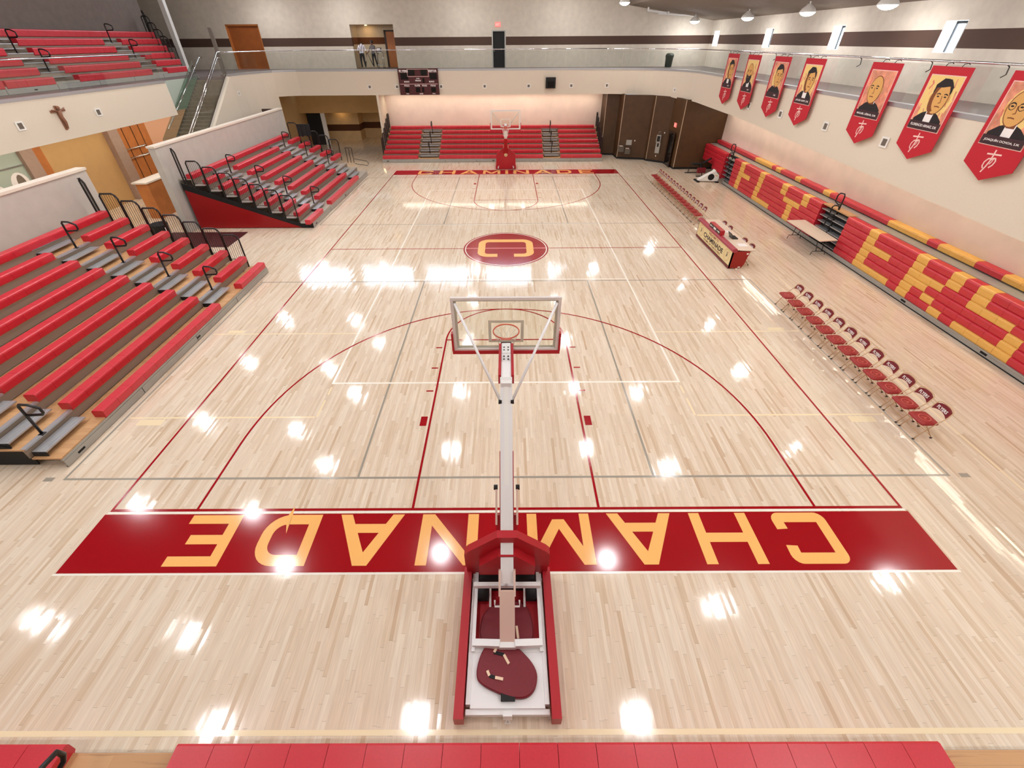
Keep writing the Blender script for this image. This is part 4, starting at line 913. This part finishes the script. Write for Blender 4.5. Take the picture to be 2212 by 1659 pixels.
BN = [(21.93, 0, 1, '', 'portrait banner of a young dark-haired man, farthest of the seven banners'), (19.63, 1, -1, '', 'portrait banner of a bald bearded man, second from the far end'),
      (17.06, 2, 1, '', 'portrait banner of a dark-haired man in white shirt front, third from the far end'), (14.7, 3, 1, 'JAKOB GAPP, S.M.', 'portrait banner of a dark-haired man turned aside, fourth from the far end'),
      (10.93, 4, -1, 'MIGUEL LÉIBAR, S.M.', 'portrait banner of a bald man in black collar, third from the near end'), (8.56, 5, 1, 'FLORENCIO ARNAIZ, S.M.', 'portrait banner of a dark-haired man with half-shadowed face, second from the near end'),
      (6.2, 6, -1, 'JOAQUÍN OCHOA, S.M.', 'portrait banner of a bald man with glasses, nearest of the seven')]
for i, b in enumerate(BN): banner(i, *b)
# ---------------------------------------------------------------- scoreboard, loudspeaker, vents on the balcony fronts
t = thing('scoreboard', 'dark red scoreboard with white lettering on the far balcony front', 'scoreboard', (-6.15, 30.9, 4.25))
MB().box(-7.56, -4.76, 30.8, 30.96, 4.2, 5.8).build('case', 'board_maroon', t)
def sxy(fx, fy): return (-7.56+2.8*fx, 30.797, 5.8-1.6*fy)
mb = MB()
for a, b, c, d in ((.06, .25, .17, .41), (.26, .42, .05, .26), (.57, .73, .05, .26), (.79, .97, .17, .41), (.6, .65, .36, .53), (.13, .24, .71, .9), (.41, .52, .71, .9), (.57, .62, .71, .9), (.8, .92, .71, .9)):
    p, q = sxy(a, c), sxy(b, d); MB().box(p[0], q[0], 30.794, 30.8, q[2], p[2]).build('digit_window', 'dark_screen', t)
mb = MB()
def ln(a, b, c, d):
    p, q = sxy(a, c), sxy(b, d); mb.box(p[0], q[0], 30.793, 30.8, q[2], p[2])
ln(.02, .98, .575, .59); ln(.23, .77, .025, .037); ln(.23, .77, .29, .305); ln(.23, .237, .025, .305); ln(.763, .77, .025, .305)
mb.build('dividing_line', 'banner_line', t)
for s, fx, fy, h, w in (('FLYERS', .145, .095, .15, .62), ('VISITOR', .865, .095, .15, .62), ('BONUS', .2, .49, .1, .36), ('BONUS', .83, .49, .1, .36), ('PERIOD', .49, .45, .09, .4), ('POSS', .49, .37, .06, .22),
                        ('FOULS', .19, .64, .1, .36), ('PLAYER', .46, .64, .1, .38), ('FOULS', .64, .64, .1, .34), ('FOULS', .86, .64, .1, .36), ('WON', .185, .95, .07, .2), ('GAME', .54, .95, .07, .26), ('WON', .86, .95, .07, .2)):
    p = sxy(fx, fy); text(s, h, w, (p[0], 30.791, p[2]), (1, 0, 0), (0, 0, 1), 'letter_white', t, bold=.03)
t = thing('loudspeaker', 'black square loudspeaker box on the far balcony front', 'loudspeaker', (3.2, 30.9, 4.85))
MB().box(2.86, 3.55, 30.72, 30.97, 4.56, 5.22).build('case', 'black_matte', t)
MB().box(2.98, 3.44, 30.712, 30.72, 4.62, 4.98).build('grille', 'dark_screen', t)
def vent(p, d, label, s=.15):
    """small square air vent; p centre on the wall, d outward direction"""
    d = Vector(d).normalized(); x = Vector((0, 0, 1)).cross(d); p = Vector(p)
    T = lambda a, b, c: tuple(p + x*a + Vector((0, 0, 1))*b + d*c)
    t = thing('air_vent', label, 'vent', p, 'square air vents on the balcony fronts')
    mb = MB(T)
    for a, b, c, e in ((-s, s, s-.05, s), (-s, s, -s, -s+.05), (-s, -s+.05, -s+.05, s-.05), (s-.05, s, -s+.05, s-.05)): mb.box(a, b, c, e, -.002, .025)
    mb.build('frame', 'white_plastic', t)
    mb = MB(T); mb.box(-s+.05, s-.05, -s+.05, s-.05, -.002, .004); 
    for i in range(5): mb.box(-s+.05, s-.05, -s+.065+i*.04, -s+.08+i*.04, .004, .014)
    mb.build('louvre', 'vent_grey', t)
for i, x in enumerate((-9.75, -7.78, -4.62, -1.5, 1.65, 4.7, 7.26)):
    vent((x, (31.05 if x < -8 else 31.0) - .012, 4.7), (0, -1, 0), 'square air vent on the far balcony front, %s from the left' % ORD[i], .13)
for i, y in enumerate((19.15, 16.15, 12.9, 9.82)): vent((11.988, y, 4.69), (-1, 0, 0), 'square air vent on the right balcony front, %s from the far corner' % ORD[i])
vent((7+5*cos(.52), 26+5*sin(.52), 4.6), (-cos(.52), -sin(.52), 0), 'narrow air vent on the curved corner of the right balcony front', .12)
vent((-17.888, 12.72, 4.9), (1, 0, 0), 'square air vent left of the crucifix on the left balcony front'); vent((-17.888, 16.45, 4.9), (1, 0, 0), 'square air vent right of the crucifix on the left balcony front')
vent((-17.07, 26.9, 4.7), (1, -.1, 0), 'small air vent on the cream wall beside the staircase', .12)
# crucifix
t = thing('crucifix', 'small brown wooden crucifix on the left balcony front', 'crucifix', (-17.88, 14.5, 4.9))
mb = MB(); mb.box(-17.895, -17.845, 14.46, 14.54, 4.5, 5.36); mb.box(-17.895, -17.845, 14.2, 14.86, 5.14, 5.22); mb.build('cross', 'crucifix', t)
mb = MB(); mb.tube([(-17.8, 14.5, 4.55), (-17.77, 14.52, 4.78), (-17.8, 14.49, 4.98), (-17.79, 14.5, 5.18)], [.03, .045, .06, .07], 8); mb.tube([(-17.82, 14.22, 5.24), (-17.79, 14.5, 5.16), (-17.82, 14.82, 5.26)], [.02, .03, .02], 6); mb.lathe([(0, -.07), (.05, -.03), (.055, .02), (.03, .06), (0, .07)], (-17.78, 14.52, 5.29), 10)
mb.build('figure', 'crucifix', t, True)
# ---------------------------------------------------------------- ceiling lamps
def lamp(x, y, z, label, ceil):
    t = thing('ceiling_lamp', label, 'lamp', (x, y, z), 'dome ceiling lamps')
    MB().lathe([(.34, 0), (.345, .01), (.27, .14), (.12, .26), (.1, .3), (.0, .3)], (x, y, z), 20).build('shade', 'white_plastic', t, True)
    MB().lathe([(.0, -.14), (.12, -.125), (.22, -.085), (.29, -.03), (.31, .01), (.31, .02), (0, .02)], (x, y, z), 20).build('lens', 'lamp_glow', t)
    MB().lathe([(.035, .29), (.035, ceil-z)], (x, y, z), 8).build('stem', 'white_steel', t)
def ceil_at(x):
    for (xa, za), (xb, zb_) in zip(cp_, cp_[1:]):
        if xb <= x <= xa: return za+(zb_-za)*(xa-x)/(xa-xb)
    return 13.9
GRID = [(-17.1, 10, (-6.5, 2.0, 7.0, 12.3, 17.7, 23.2, 32.2)), (-11.6, 10, (-6.5, 1.6, 6.6, 11.6, 17.1, 23.0, 32.2)), (-9.1, 10, (-6.5, -1.0, 4.1, 9.2, 14.6, 20.0)), (-2.8, 10, (-6.5, -.8, 4.6, 10.1, 14.8, 20.2, 26.0, 31.8)), (4.1, 10, (-6.5, -.8, 4.3, 10.2, 15.0, 20.2, 26.0, 31.8)),
        (7.6, 9.25, (-6.5, -2.5, 2.2, 8.3, 13.8, 30.0)), (13.6, 8.3, (-6.5, -2.5, 2.6, 8.5, 14.5, 19.5, 25.4)), (13.3, 8.36, (32.9,))]
for ci, (x, z, ys) in enumerate(GRID):
    for ri, y in enumerate(ys):
        lb = 'white dome ceiling lamp, %s column from the left, %s from the near end' % (ORD[ci], ORD[ri])
        if x > 13 and y > 19: lb = {19.5: 'glowing white dome lamp nearest the frame edge above the right balcony', 25.4: 'glowing white dome lamp on the low ceiling above the right balcony', 32.9: 'white dome lamp hanging under the beam in the far right corner'}[y]
        if y == 30.0: lb = 'glowing dome lamp at the top edge above the loudspeaker'
        lamp(x, y, z, lb, ceil_at(x))
t = thing('ceiling_beam', 'white steel beam with angled bracket near the far right ceiling corner', 'beam', (12, 34.3, 8.8))
mb = MB(); mb.obb((11.0, 34.2, 8.86), (15.2, 34.2, 8.62), .1, .08); mb.build('beam', 'white_steel', t)
mb = MB(); mb.obb((10.1, 33.6, 9.0), (11.5, 33.9, 8.88), .08, .1); mb.obb((10.1, 33.6, 8.98), (10.1, 33.6, 9.25), .1, .1, (1, 0, 0)); mb.obb((11.7, 34.1, 8.8), (11.7, 34.1, 9.1), .1, .1, (1, 0, 0)); mb.build('bracket', 'white_steel', t)
# wall-wash strips under the soffits
def wash(name, label, x0, x1, y0, y1):
    t = thing('light_strip', label, 'light', ((x0+x1)/2, (y0+y1)/2, 4.14), 'linear lights under the balconies')
    MB().box(x0-.02, x1+.02, y0-.02, y1+.02, 4.14, 4.21).build('housing', 'white_plastic', t)
    MB().box(x0, x1, y0, y1, 4.125, 4.14).build('diffuser', 'wash_glow', t)
wash('a', 'long warm light strip above the folded right bleachers', 13.75, 13.9, -3, 26.0)
wash('b', 'long warm light strip above the far end bleachers', -8.9, 7.1, 32.2, 32.35)
wash('c', 'warm light strip in the lobby behind the left bleachers', -20.2, -20.0, 9, 30)
for i, (x, y) in enumerate(((-1.25, 31.9), (1.4, 31.9))):
    t = thing('downlight', 'round downlight under the far balcony, %s side' % ('left', 'right')[i], 'light', (x, y, 4.15), 'downlights under the far balcony')
    MB().lathe([(.1, 0), (.13, .04), (.1, .06)], (x, y, 4.15), 14).build('trim_ring', 'white_plastic', t)
    MB().lathe([(.09, -.004), (.09, .004)], (x, y, 4.15), 14).build('lens', 'downlight_glow', t)
# ---------------------------------------------------------------- doors and people on the far balcony
d = struct(MB().box(-20.66, -18.2, YBK+.26, YBK+.3, ZB, 8.42), 'door_1', 'door_wood', 'wide orange brown wooden door on the far balcony')
mb = MB(); mb.box(-20.66, -20.58, YBK+.05, YBK+.26, ZB, 8.42); mb.box(-18.28, -18.2, YBK+.05, YBK+.26, ZB, 8.42); mb.box(-20.66, -18.2, YBK+.05, YBK+.26, 8.34, 8.42); mb.build('door_frame', 'orange_wood', d)
d = struct(MB().box(-.93, -.06, YBK+.1, YBK+.15, ZB, 7.9), 'door_2', 'black_matte', 'black door under the exit sign on the far balcony')
mb = MB(); mb.box(-1.02, -.93, YBK-.02, YBK+.2, ZB, 7.98); mb.box(-.06, .03, YBK-.02, YBK+.2, ZB, 7.98); mb.box(-.93, -.06, YBK-.02, YBK+.2, 7.9, 7.98); mb.build('door_frame', 'galvanised', d)
MB().lathe([(0, 0), (.03, .0), (.03, .06), (0, .06)], (-.85, YBK+.04, 6.7), 10, 'Y').build('door_handle', 'chrome', d)
for p, d_, lb in (((-.55, YBK-.03, 8.3), 0, 'glowing red exit sign above the black balcony door'), ((11.58, 27.62, 2.62), 1, 'glowing red exit sign on the brown corner wall')):
    t = thing('exit_sign', lb, 'exit sign', p)
    if d_ == 0: MB().box(p[0]-.2, p[0]+.2, p[1]-.02, p[1]+.03, p[2]-.14, p[2]+.14).build('case', 'sign_red', t); text('EXIT', .15, .3, (p[0], p[1]-.024, p[2]), (1, 0, 0), (0, 0, 1), 'letter_white', t, bold=.03)
    else: MB().box(p[0]-.06, p[0]-.02, p[1]-.2, p[1]+.2, p[2]-.13, p[2]+.13).build('case', 'sign_red', t); text('EXIT', .14, .28, (p[0]-.064, p[1], p[2]), (0, -1, 0), (0, 0, 1), 'letter_white', t, bold=.03)
banded('recess_wall', (206, 192, 166), (104, 62, 34), 7.16, 7.6)
struct(MB().box(-11.7, -8.0, 36.3, 36.5, ZB-.1, 8.5), 'wall_recess_back', 'recess_wall')
struct(MB().box(-11.7, -11.48, YBK+.3, 36.3, ZB-.1, 8.5), 'wall_recess_left', 'recess_wall'); struct(MB().box(-8.28, -8.0, YBK+.3, 36.3, ZB-.1, 8.5), 'wall_recess_right', 'recess_wall')
struct(MB().box(-11.7, -8.0, YBK+.3, 36.5, 8.36, 8.5), 'ceiling_recess', 'soffit'); struct(MB().box(-11.7, -8.0, YBK+.01, 36.5, ZB-.15, ZB), 'floor_recess', 'balcony_tile')
d = struct(MB().box(-9.25, -8.62, 36.22, 36.27, ZB, 7.95), 'door_3', 'orange_wood', 'orange wooden door on the right of the balcony recess')
mb = MB(); mb.box(-9.4, -9.25, 36.2, 36.3, ZB, 8.05); mb.box(-9.4, -8.4, 36.2, 36.3, 7.95, 8.05); mb.build('door_frame', 'brown_trim', d)
t = thing('downlight', 'recessed downlight in the ceiling of the balcony recess', 'light', (-10.6, 35.8, 8.35))
MB().lathe([(.1, 0), (.12, .014), (.05, .014)], (-10.6, 35.8, 8.345), 14).build('trim_ring', 'white_plastic', t); MB().lathe([(.08, -.003), (.08, .003)], (-10.6, 35.8, 8.342), 14).build('lens', 'warm_glow', t)
def body(name, label, J, E, matf, mats, loc):
    """J: joint -> (xyz, radius); one continuous skinned surface, materials by height/position"""
    ks = list(J); me = bpy.data.meshes.new('b'); me.from_pydata([J[k][0] for k in ks], [(ks.index(a), ks.index(b)) for a, b in E], [])
    o = bpy.data.objects.new('b', me); COL.objects.link(o)
    m = o.modifiers.new('s', 'SKIN')
    for i, k in enumerate(ks):
        sv = me.skin_vertices[0].data[i]; r = J[k][1]; sv.radius = r if isinstance(r, tuple) else (r, r); sv.use_root = (i == 0)
    o.modifiers.new('u', 'SUBSURF').levels = 2
    bpy.context.view_layer.update()
    m2 = bpy.data.meshes.new_from_object(o.evaluated_get(bpy.context.evaluated_depsgraph_get()))
    bpy.data.objects.remove(o)
    m2.materials.clear()
    for q in mats: m2.materials.append(M[q])
    for p in m2.polygons: p.material_index = matf(p.center); p.use_smooth = True
    r = thing(name, label, 'person', loc); ob = bpy.data.objects.new('body', m2); COL.objects.link(ob); attach(ob, r)
    return r
def hand(J, E, side, wrist, d, J0):
    """five short finger chains rooted in the palm"""
    pr_ = Vector(wrist); d = Vector(d).normalized(); s = d.cross(Vector((0, 1, 0))).normalized() if abs(d.y) < .9 else Vector((1, 0, 0))
    J[side+'palm'] = (tuple(pr_+d*.07), (.038, .02)); E.append((J0, side+'palm'))
    for i, (o, l) in enumerate(((-.03, .08), (-.01, .09), (.01, .085), (.03, .07))):
        a = pr_+d*.1+s*o; J[side+'f%d' % i] = (tuple(a+d*l*.5), .009); J[side+'g%d' % i] = (tuple(a+d*l+Vector((0, -.02, 0))), .008); E += [(side+'palm', side+'f%d' % i), (side+'f%d' % i, side+'g%d' % i)]
    a = pr_+d*.03+s*-.05; J[side+'t'] = (tuple(a+d*.04), .01); E.append((side+'palm', side+'t'))
x, y, z = -10.82, 34.25, ZB
J = {'pelvis': ((x, y, z+.95), (.15, .11)), 'waist': ((x, y+.06, z+1.12), (.15, .11)), 'chest': ((x-.02, y+.2, z+1.38), (.19, .13)), 'neck': ((x-.03, y+.33, z+1.5), .06), 'head': ((x-.04, y+.45, z+1.5), (.085, .1)), 'crown': ((x-.04, y+.55, z+1.48), (.07, .08)),
     'lhip': ((x-.1, y, z+.88), .1), 'lk': ((x-.11, y-.02, z+.48), .068), 'la': ((x-.11, y+.02, z+.09), .045), 'lt': ((x-.12, y+.17, z+.04), .04),
     'rhip': ((x+.1, y, z+.88), .1), 'rk': ((x+.12, y-.02, z+.48), .068), 'ra': ((x+.16, y+.02, z+.09), .045), 'rt': ((x+.17, y+.17, z+.04), .04),
     'ls': ((x-.21, y+.22, z+1.4), .065), 'le': ((x-.33, y+.28, z+1.15), .048), 'lw': ((x-.28, y+.42, z+.95), .034), 'rs': ((x+.18, y+.22, z+1.4), .065), 're': ((x+.27, y+.24, z+1.12), .048), 'rw': ((x+.24, y+.36, z+.9), .034)}
E_ = [('pelvis', 'waist'), ('waist', 'chest'), ('chest', 'neck'), ('neck', 'head'), ('head', 'crown'), ('pelvis', 'lhip'), ('lhip', 'lk'), ('lk', 'la'), ('la', 'lt'), ('pelvis', 'rhip'), ('rhip', 'rk'), ('rk', 'ra'), ('ra', 'rt'), ('chest', 'ls'), ('ls', 'le'), ('le', 'lw'), ('chest', 'rs'), ('rs', 're'), ('re', 'rw')]
hand(J, E_, 'l', J['lw'][0], (.1, .5, -.8), 'lw'); hand(J, E_, 'r', J['rw'][0], (-.1, .4, -.9), 'rw')
def mf1(c):
    if c.z < z+.1: return 2
    if c.z < z+1.0 and abs(c.x-x) < .22 and c.y < y+.2: return 2
    if c.y > y+.36 and c.z > z+1.36: return 1
    return 0 if c.z > z+1.13 or abs(c.x-x) < .2 else 1
p1 = body('person', 'person in white shirt and black trousers bending forward in the balcony recess', J, E_, mf1, ['shirt', 'skin', 'trousers'], (x, y, z))
MB().lathe([(0, -.1), (.09, -.05), (.1, .03), (.06, .09), (0, .1)], (x-.04, y+.5, z+1.53), 12).build('hair', 'hair', p1, True)
mb = MB()
for s in (-1, 1): mb.tube([(x+s*.03, y-.08, z+1.05), (x+s*.05, y+.02, z+1.33), (x+s*.11, y+.16, z+1.53)], .016, 6)
mb.build('suspenders', 'black_matte', p1)
x2, y2 = -10.0, 34.5
J = {'pelvis': ((x2, y2, z+.93), (.13, .1)), 'waist': ((x2, y2, z+1.1), (.125, .1)), 'chest': ((x2-.02, y2, z+1.33), (.16, .11)), 'neck': ((x2-.03, y2-.01, z+1.5), .05), 'head': ((x2-.05, y2-.02, z+1.62), (.085, .09)), 'crown': ((x2-.04, y2-.01, z+1.72), (.075, .08)), 'nose': ((x2-.15, y2-.04, z+1.61), .014),
     'lhip': ((x2-.08, y2, z+.86), .085), 'lk': ((x2-.09, y2-.03, z+.47), .058), 'la': ((x2-.1, y2, z+.1), .038), 'lt': ((x2-.2, y2-.07, z+.045), .038),
     'rhip': ((x2+.08, y2, z+.86), .085), 'rk': ((x2+.12, y2, z+.47), .058), 'ra': ((x2+.18, y2, z+.1), .038), 'rt': ((x2+.1, y2-.1, z+.045), .038),
     'ls': ((x2-.18, y2, z+1.38), .05), 'le': ((x2-.26, y2-.06, z+1.13), .038), 'lw': ((x2-.36, y2-.12, z+1.02), .028), 'rs': ((x2+.15, y2, z+1.38), .05), 're': ((x2+.22, y2-.04, z+1.12), .038), 'rw': ((x2+.3, y2-.14, z+1.0), .028)}
E_ = [('pelvis', 'waist'), ('waist', 'chest'), ('chest', 'neck'), ('neck', 'head'), ('head', 'crown'), ('head', 'nose'), ('pelvis', 'lhip'), ('lhip', 'lk'), ('lk', 'la'), ('la', 'lt'), ('pelvis', 'rhip'), ('rhip', 'rk'), ('rk', 'ra'), ('ra', 'rt'), ('chest', 'ls'), ('ls', 'le'), ('le', 'lw'), ('chest', 'rs'), ('rs', 're'), ('re', 'rw')]
hand(J, E_, 'l', J['lw'][0], (-.7, -.3, -.5), 'lw'); hand(J, E_, 'r', J['rw'][0], (.7, -.3, -.3), 'rw')
def mf2(c):
    if c.z < z+.095: return 3
    if c.z < z+.95: return 2
    if c.z > z+1.47 or abs(c.x-x2+.02) > .24: return 1
    return 0
p2 = body('person', 'person in grey top, dark trousers and white shoes standing beside a chrome cart', J, E_, mf2, ['grey_shirt', 'skin_dark', 'trousers', 'letter_white'], (x2, y2, z))
MB().lathe([(.0, -.14), (.08, -.1), (.1, .0), (.08, .08), (0, .11)], (x2-.01, y2+.02, z+1.69), 12).build('hair', 'hair', p2, True)
t = thing('utility_cart', 'chrome utility cart with trays beside the person in grey', 'cart', (-9.55, 34.6, ZB))
mb = MB()
for a in (-9.78, -9.36):
    for b in (34.45, 34.85): mb.tube([(a, b, ZB+.06), (a, b, ZB+1.05)], .016, 6)
mb.tube([(-9.78, 34.45, ZB+1.05), (-9.9, 34.4, ZB+1.1), (-9.9, 34.9, ZB+1.1), (-9.78, 34.85, ZB+1.05)], .016, 6); mb.build('frame', 'chrome', t, True)
for h in (.2, .6, 1.0): MB().box(-9.8, -9.34, 34.43, 34.87, ZB+h, ZB+h+.05).build('tray', 'galvanised', t)
for a in (-9.78, -9.36):
    for b in (34.45, 34.85): MB().lathe([(0, -.02), (.035, -.02), (.035, .02), (0, .02)], (a, b, ZB+.036), 10, 'X').build('caster', 'black_matte', t)
t = thing('document_box', 'grey box with white papers on the chrome cart', 'box', (-9.57, 34.65, ZB+1.05)); MB().box(-9.72, -9.42, 34.5, 34.8, ZB+1.05, ZB+1.32).build('case', 'grey_shirt', t); MB().box(-9.69, -9.45, 34.495, 34.5, ZB+1.12, ZB+1.27).build('paper', 'letter_white', t)
t = thing('litter_bin', 'dark green litter bin on the far right balcony', 'bin', (12.2, 33.6, ZB))
mb = MB(); mb.lathe([(.24, 0), (.28, .7), (.29, .72), (.29, .62), (.3, .62), (.3, .76), (.2, .86), (0, .88)], (12.2, 33.6, ZB), 18); mb.build('drum', 'bin_green', t, True)
t = thing('barrier_post', 'grey post standing on the left end of the far balcony', 'post', (-17.75, 27.3, ZB)); MB().box(-17.86, -17.66, 27.2, 27.32, ZB, 8.08).build('post', 'post_grey', t); MB().box(-17.95, -17.57, 27.1, 27.42, ZB, ZB+.03).build('base_plate', 'post_grey', t)
# ---------------------------------------------------------------- fittings on the brown corner wall
wd = Vector((1.94, -.46, 0)).normalized(); wn = Vector((-.23, -.97, 0))
def on2(a, c, zz): q = Vector((8.42, 30.08, 0))+wd*a+wn*c; return (q.x, q.y, zz)
t = thing('drinking_fountain', 'pair of steel drinking fountains on the brown corner wall', 'drinking fountain', on2(.6, .1, .8))
for a, h in ((.25, .98), (.72, .84)):
    mb = MB(lambda p, q, r_: on2(p, q, r_)); mb.box(a-.2, a+.2, .0, .3, h-.45, h-.06); mb.build('basin_case', 'steel_dark', t)
    mb = MB(lambda p, q, r_: on2(p, q, r_)); mb.prism([(a+cos(i*pi/8)*.22, .2+sin(i*pi/8)*.2) for i in range(16)], lambda p, q, k: (p, q, k), h-.06, h); mb.build('basin', 'chrome', t)
MB(lambda p, q, r_: on2(p, q, r_)).box(.55, .95, .0, .06, .98, 1.32).build('back_plate', 'galvanised', t)
w3 = Vector((1.02, -.8, 0)).normalized(); n3 = Vector((-.62, -.785, 0))
def on3(a, c, zz): q = Vector((10.43, 29.3, 0))+w3*a+n3*c; return (q.x, q.y, zz)
t = thing('wall_cabinet', 'pale metal wall cabinet with dark panels on the brown corner wall', 'cabinet', on3(.75, .06, 1.3))
C3 = lambda p, q, r_: on3(p, q, r_)
MB(C3).box(.6, .92, 0, .1, .62, 1.32).build('lower_case', 'galvanised', t); MB(C3).box(.58, .9, 0, .14, 1.34, 1.82).build('upper_case', 'galvanised', t)
mb = MB(C3); mb.box(.63, .85, .14, .145, 1.4, 1.76); mb.box(.7, .82, .1, .105, 1.05, 1.28); mb.build('window', 'dark_screen', t)
mb = MB(C3); mb.tube([(.66, .06, 1.9), (.66, .06, 2.02), (.8, .06, 2.04), (.8, .06, 1.9)], .012, 6); mb.build('bracket', 'galvanised', t)
for i, (f, a, zz) in enumerate(((on2, 1.15, 1.28), (on3, 1.05, 1.98), (on3, .7, .42))):
    tag(MB(f).box(a-.03, a+.03, 0, .015, zz-.05, zz+.05).build('wall_switch', 'white_plastic'), ('white wall switch right of the drinking fountains', 'white wall switch above the pale wall cabinet', 'white wall socket below the pale wall cabinet')[i], 'switch')
d = struct(MB().box(11.47, 11.52, 27.25, 28.2, 0, 2.12), 'door_5', 'dark_screen', 'black door in the brown corner wall below the exit sign')
mb = MB(); mb.box(11.45, 11.5, 27.17, 27.25, 0, 2.2); mb.box(11.45, 11.5, 28.2, 28.28, 0, 2.2); mb.box(11.45, 11.5, 27.25, 28.2, 2.12, 2.2); mb.build('door_frame', 'brown_trim', d)
# ---------------------------------------------------------------- exercise machine and chair by the right bleachers
t = thing('exercise_machine', 'white wedge shaped exercise machine with round black wheel by the right bleachers', 'exercise machine', (12.75, 23.4, 0))
P = [(-.62, .05), (.55, .05), (.6, .2), (.58, .42), (.38, .6), (.3, .72), (.22, .6), (-.1, .42), (-.5, .16)]
MB().prism(P, lambda p, q, k: (12.8+p, 23.3+p*-.12+k, q), .0, .34).build('housing', 'white_plastic', t)
mb = MB(); mb.prism([(cos(a)*.19+.12, sin(a)*.19+.3) for a in [2*pi*i/24 for i in range(24)]], lambda p, q, k: (12.8+p, 23.3+p*-.12+k, q), -.012, 0); mb.build('wheel_disc', 'black_matte', t)
mb = MB(); mb.box(12.08, 12.24, 23.2, 23.85, 0, .07); mb.box(13.22, 13.38, 23.05, 23.7, 0, .06); mb.build('foot', 'black_matte', t)
MB().prism([(.36, .38), (.5, .36), (.5, .4), (.36, .42)], lambda p, q, k: (12.8+p, 23.3+p*-.12+k, q), -.01, 0).build('badge', 'emblem_gold', t)
t = thing('weight_bench', 'dark padded exercise bench in the corner before the brown wall', 'bench', (12.7, 25.2, 0))
mb = MB(); mb.tube([(12.1, 25.6, .03), (13.2, 25.6, .03)], .03, 6); mb.tube([(12.3, 25.6, .03), (12.3, 25.3, .62)], .025, 6); mb.tube([(12.9, 25.6, .03), (12.8, 25.0, .75)], .03, 6); mb.tube([(12.9, 24.6, .03), (12.8, 25.0, .7)], .03, 6); mb.tube([(12.5, 24.6, .03), (13.2, 24.6, .03)], .03, 6); mb.build('frame', 'black_steel', t, True)
MB().box(12.35, 12.95, 25.0, 25.4, .62, .7).build('seat_pad', 'black_matte', t); MB().obb((12.95, 25.1, .74), (13.35, 24.9, 1.05), .4, .07).build('back_pad', 'black_matte', t); MB().box(12.6, 13.1, 24.7, 24.9, .2, .5).build('weight_box', 'pad_maroon', t)
# ---------------------------------------------------------------- opening between the left bleachers
tag(MB().box(-15.9, -12.32, 13.12, 14.95, 0, .012).build('floor_mat', 'maroon_mat'), 'dark maroon floor mat in the gap between the left bleachers', 'mat')
t = thing('waste_barrel', 'black waste barrel with bag in the gap between the left bleachers', 'bin', (-15.3, 13.6, 0.012))
MB().lathe([(.24, .0), (.3, .1), (.32, .82), (.34, .84), (.34, .9), (.3, .9), (.28, .7), (0, .68)], (-15.3, 13.6, .012), 18).build('drum', 'black_matte', t, True)
mb = MB(); mb.add([(-14.98, 13.46, .78), (-14.97, 13.52, .78), (-14.94, 13.5, .55), (-14.95, 13.44, .5)], [(0, 1, 2, 3)]); mb.add([(-14.98, 13.52, .78), (-14.97, 13.57, .78), (-14.94, 13.62, .52), (-14.95, 13.56, .5)], [(0, 1, 2, 3)]); mb.build('bag_tie', 'letter_white', t)
t = thing('trophy_counter', 'wooden counter with pale top in the lobby gap behind the left bleachers', 'counter', (-17.5, 16.4, 0))
MB().box(-18.3, -17.7, 17.0, 18.9, 0, 1.72).build('body', 'orange_wood', t); MB().box(-18.4, -17.64, 16.9, 19.0, 1.72, 1.79).build('counter_top', 'pale_coping', t)
t = thing('wall_rack', 'chrome frame rack on the lobby wall behind the left bleachers', 'rack', (-20.5, 21.8, 2.2))
mb = MB()
for zz in (2.5, 2.05): mb.tube([(-21.35, 21.1, zz), (-20.6, 21.6, zz+.12), (-21.35, 23.0, zz), (-21.35, 21.1, zz-.03)], .025, 6)
mb.build('frame', 'chrome', t, True)
t = thing('display_board', 'framed display board with white oval shape on the lobby wall', 'display board', (-21.4, 14.8, 2.4)); MB().box(-21.46, -21.4, 13.4, 15.2, 1.2, 2.98).build('panel', 'grey_green', t)
mb = MB(); mb.poly([(-21.398, 14.75+cos(a)*.42, 2.3+sin(a)*.5) for a in [2*pi*i/20 for i in range(20)]]); mb.poly([(-21.398, 13.7+cos(a)*.3, 2.1+sin(a)*.4) for a in [2*pi*i/20 for i in range(20)]]); mb.build('oval', 'letter_white', t)
MB().poly([(-21.396, 14.8+cos(a)*.2, 2.3+sin(a)*.4) for a in [2*pi*i/20 for i in range(20)]]).build('photo', 'vent_grey', t); MB().box(-21.46, -21.38, 13.3, 15.3, 2.98, 3.04).build('frame', 'chrome', t)
t = thing('jacket', 'black jacket draped over the end rail of the far left bleachers', 'jacket', (-13.4, 26.5, 2.6))
mb = MB(); n = 9
for s in (-1, 1):
    pts = []
    for i in range(n):
        u_ = -13.75+.85*i/(n-1); dz = .08*sin(i*1.7); pts += [(u_, 26.5+s*(.03+.012*sin(i*2.1)), 2.98), (u_+.03, 26.5+s*(.06+.02*sin(i*2.3)), 2.35-.12*abs(sin(i*.9))+dz*.3)]
    mb.add(pts, [(2*i, 2*i+2, 2*i+3, 2*i+1) for i in range(n-1)])
mb.add([(-13.75, 26.47, 2.98), (-12.9, 26.47, 2.98), (-12.9, 26.53, 2.98), (-13.75, 26.53, 2.98)], [(0, 1, 2, 3)]); mb.build('fabric', 'black_matte', t)
